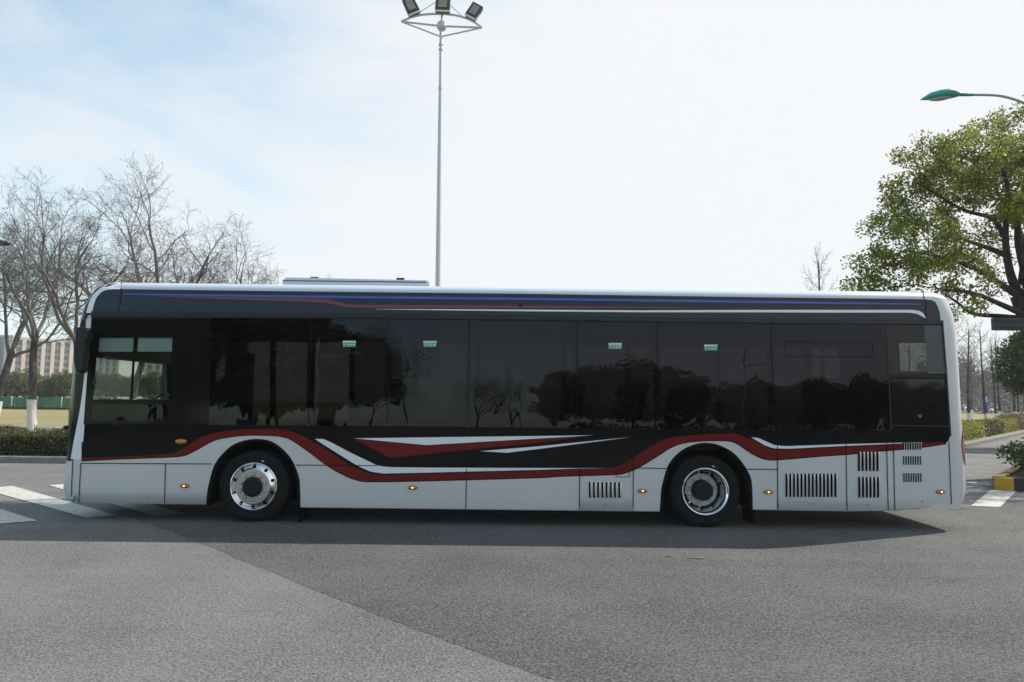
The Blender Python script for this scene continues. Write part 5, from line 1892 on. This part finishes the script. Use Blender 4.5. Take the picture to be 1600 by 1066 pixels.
# ------------------------------------------------------------------ the near side of the junction, mirrored in the bus windows
kerb('kerb', [Vector((140, -24, 0)), Vector((-140, -24, 0))], .2, .16, M['kerb'])
sheet('verge', [(-140, -24.2), (-140, -120), (140, -120), (140, -24.2)], .10, M['soil'])
GM = 'trees mirrored in the bus windows'
big = [(-13.8, -26.5, 2.05, 'dark evergreen mirrored in the black glass behind the driver window'), (-9.6, -27.5, 1.55, 'dark evergreen mirrored in the glass beside the first green notice'),
       (-18.5, -28, 2.1, 'dark evergreen mirrored beside the driver window'), (-16.0, -24.5, 1.5, 'lower dark evergreen mirrored in the black panel behind the driver window'),
       (-11.6, -24.5, 1.25, 'lower dark evergreen mirrored in the first long window'),
       (5.0, -36, 1.15, 'low round evergreen mirrored in the middle side window'), (7.8, -35, 1.28, 'round evergreen mirrored below the third green notice'), (10.6, -36, 1.15, 'evergreen mirrored left of the fourth green notice'),
       (15.5, -34, 1.0, 'evergreen mirrored right of the fourth green notice'), (18.5, -33, 1.0, 'evergreen mirrored in the last long window'), (22, -33, 1.05, 'evergreen mirrored under the display slot frame'),
       (26, -33, .95, 'evergreen mirrored near the rear hatch'), (30, -34, .9, 'evergreen mirrored at the far end of the rear hatch')]
for i, (x, y, s, lab) in enumerate(big):
    copy_tree(eg, (x, y, .1), i * 1.9, (s * 1.3, s * 1.3, s * .86), lab, GM)
hedge('hedge', [(3.5, -30.5, 0), (36, -30.5, 0)], 1.4, 1.25, 61, M['dark_leaf'], 'dark hedge mirrored along the foot of the right-hand side windows', 90, .22)
hedge('hedge', [(-24, -25.5, 0), (-8, -26.5, 0)], 1.2, .9, 62, M['dark_leaf'], 'dark hedge mirrored along the foot of the first long windows', 110, .22)
for i, (x, y, s, lab) in enumerate([(-5.9, -30, .82, 'bare tree mirrored in the window with the second green notice'), (-8.4, -33, .55, 'bare tree mirrored at the joint beside the first green notice'), (-2.2, -36, .52, 'small bare tree mirrored left in the middle window'),
                                     (.6, -37, .52, 'small bare tree mirrored in the centre of the middle window'), (3.0, -36, .52, 'small bare tree mirrored right in the middle window')]):
    copy_tree((tA, tC, tB)[i % 3], (x, y, .1), 1.0 + i * 2.1, s, lab, GM)
for (x, y, h, lab) in ((13.2, -30, 6.0, 'slim lamp pole mirrored in the long window with the fourth notice'), (-8.2, -20, 5.2, 'grey lamp pole mirrored in the first long window')):
    o = thing('street_lamp', (x, y, .1), lab, 'street lamp', 'lamp poles mirrored in the bus windows')
    m = MB(); m.tube([(x, y, .1), (x, y, h)], [.10, .05], 10); m.build('pole', M['galv'], o, True)
    m = MB(); m.tube([(x, y, h - 1.2), (x + .7, y, h - 1.0), (x + 1.5, y, h - .92)], .035, 8); m.build('arm', M['galv'], o, True)
    m = MB(); m.ball((x + 1.7, y, h - .93), .36, .12, .07); m.build('lamp_head', M['galv'], o, True)

# ------------------------------------------------------------------ haze
hzm, ht, hout = nodes_of('haze')
pv = ht.nodes.new('ShaderNodeVolumePrincipled')
pv.inputs['Color'].default_value = (0.93, 0.95, 1.0, 1)
pv.inputs['Density'].default_value = 0.0006
pv.inputs['Anisotropy'].default_value = 0.2
ht.links.new(pv.outputs[0], hout.inputs['Volume'])
m = MB(); m.box((-330, -125, -1.1), (330, 330, 30)); tag(m.build('haze', hzm), kind='stuff')
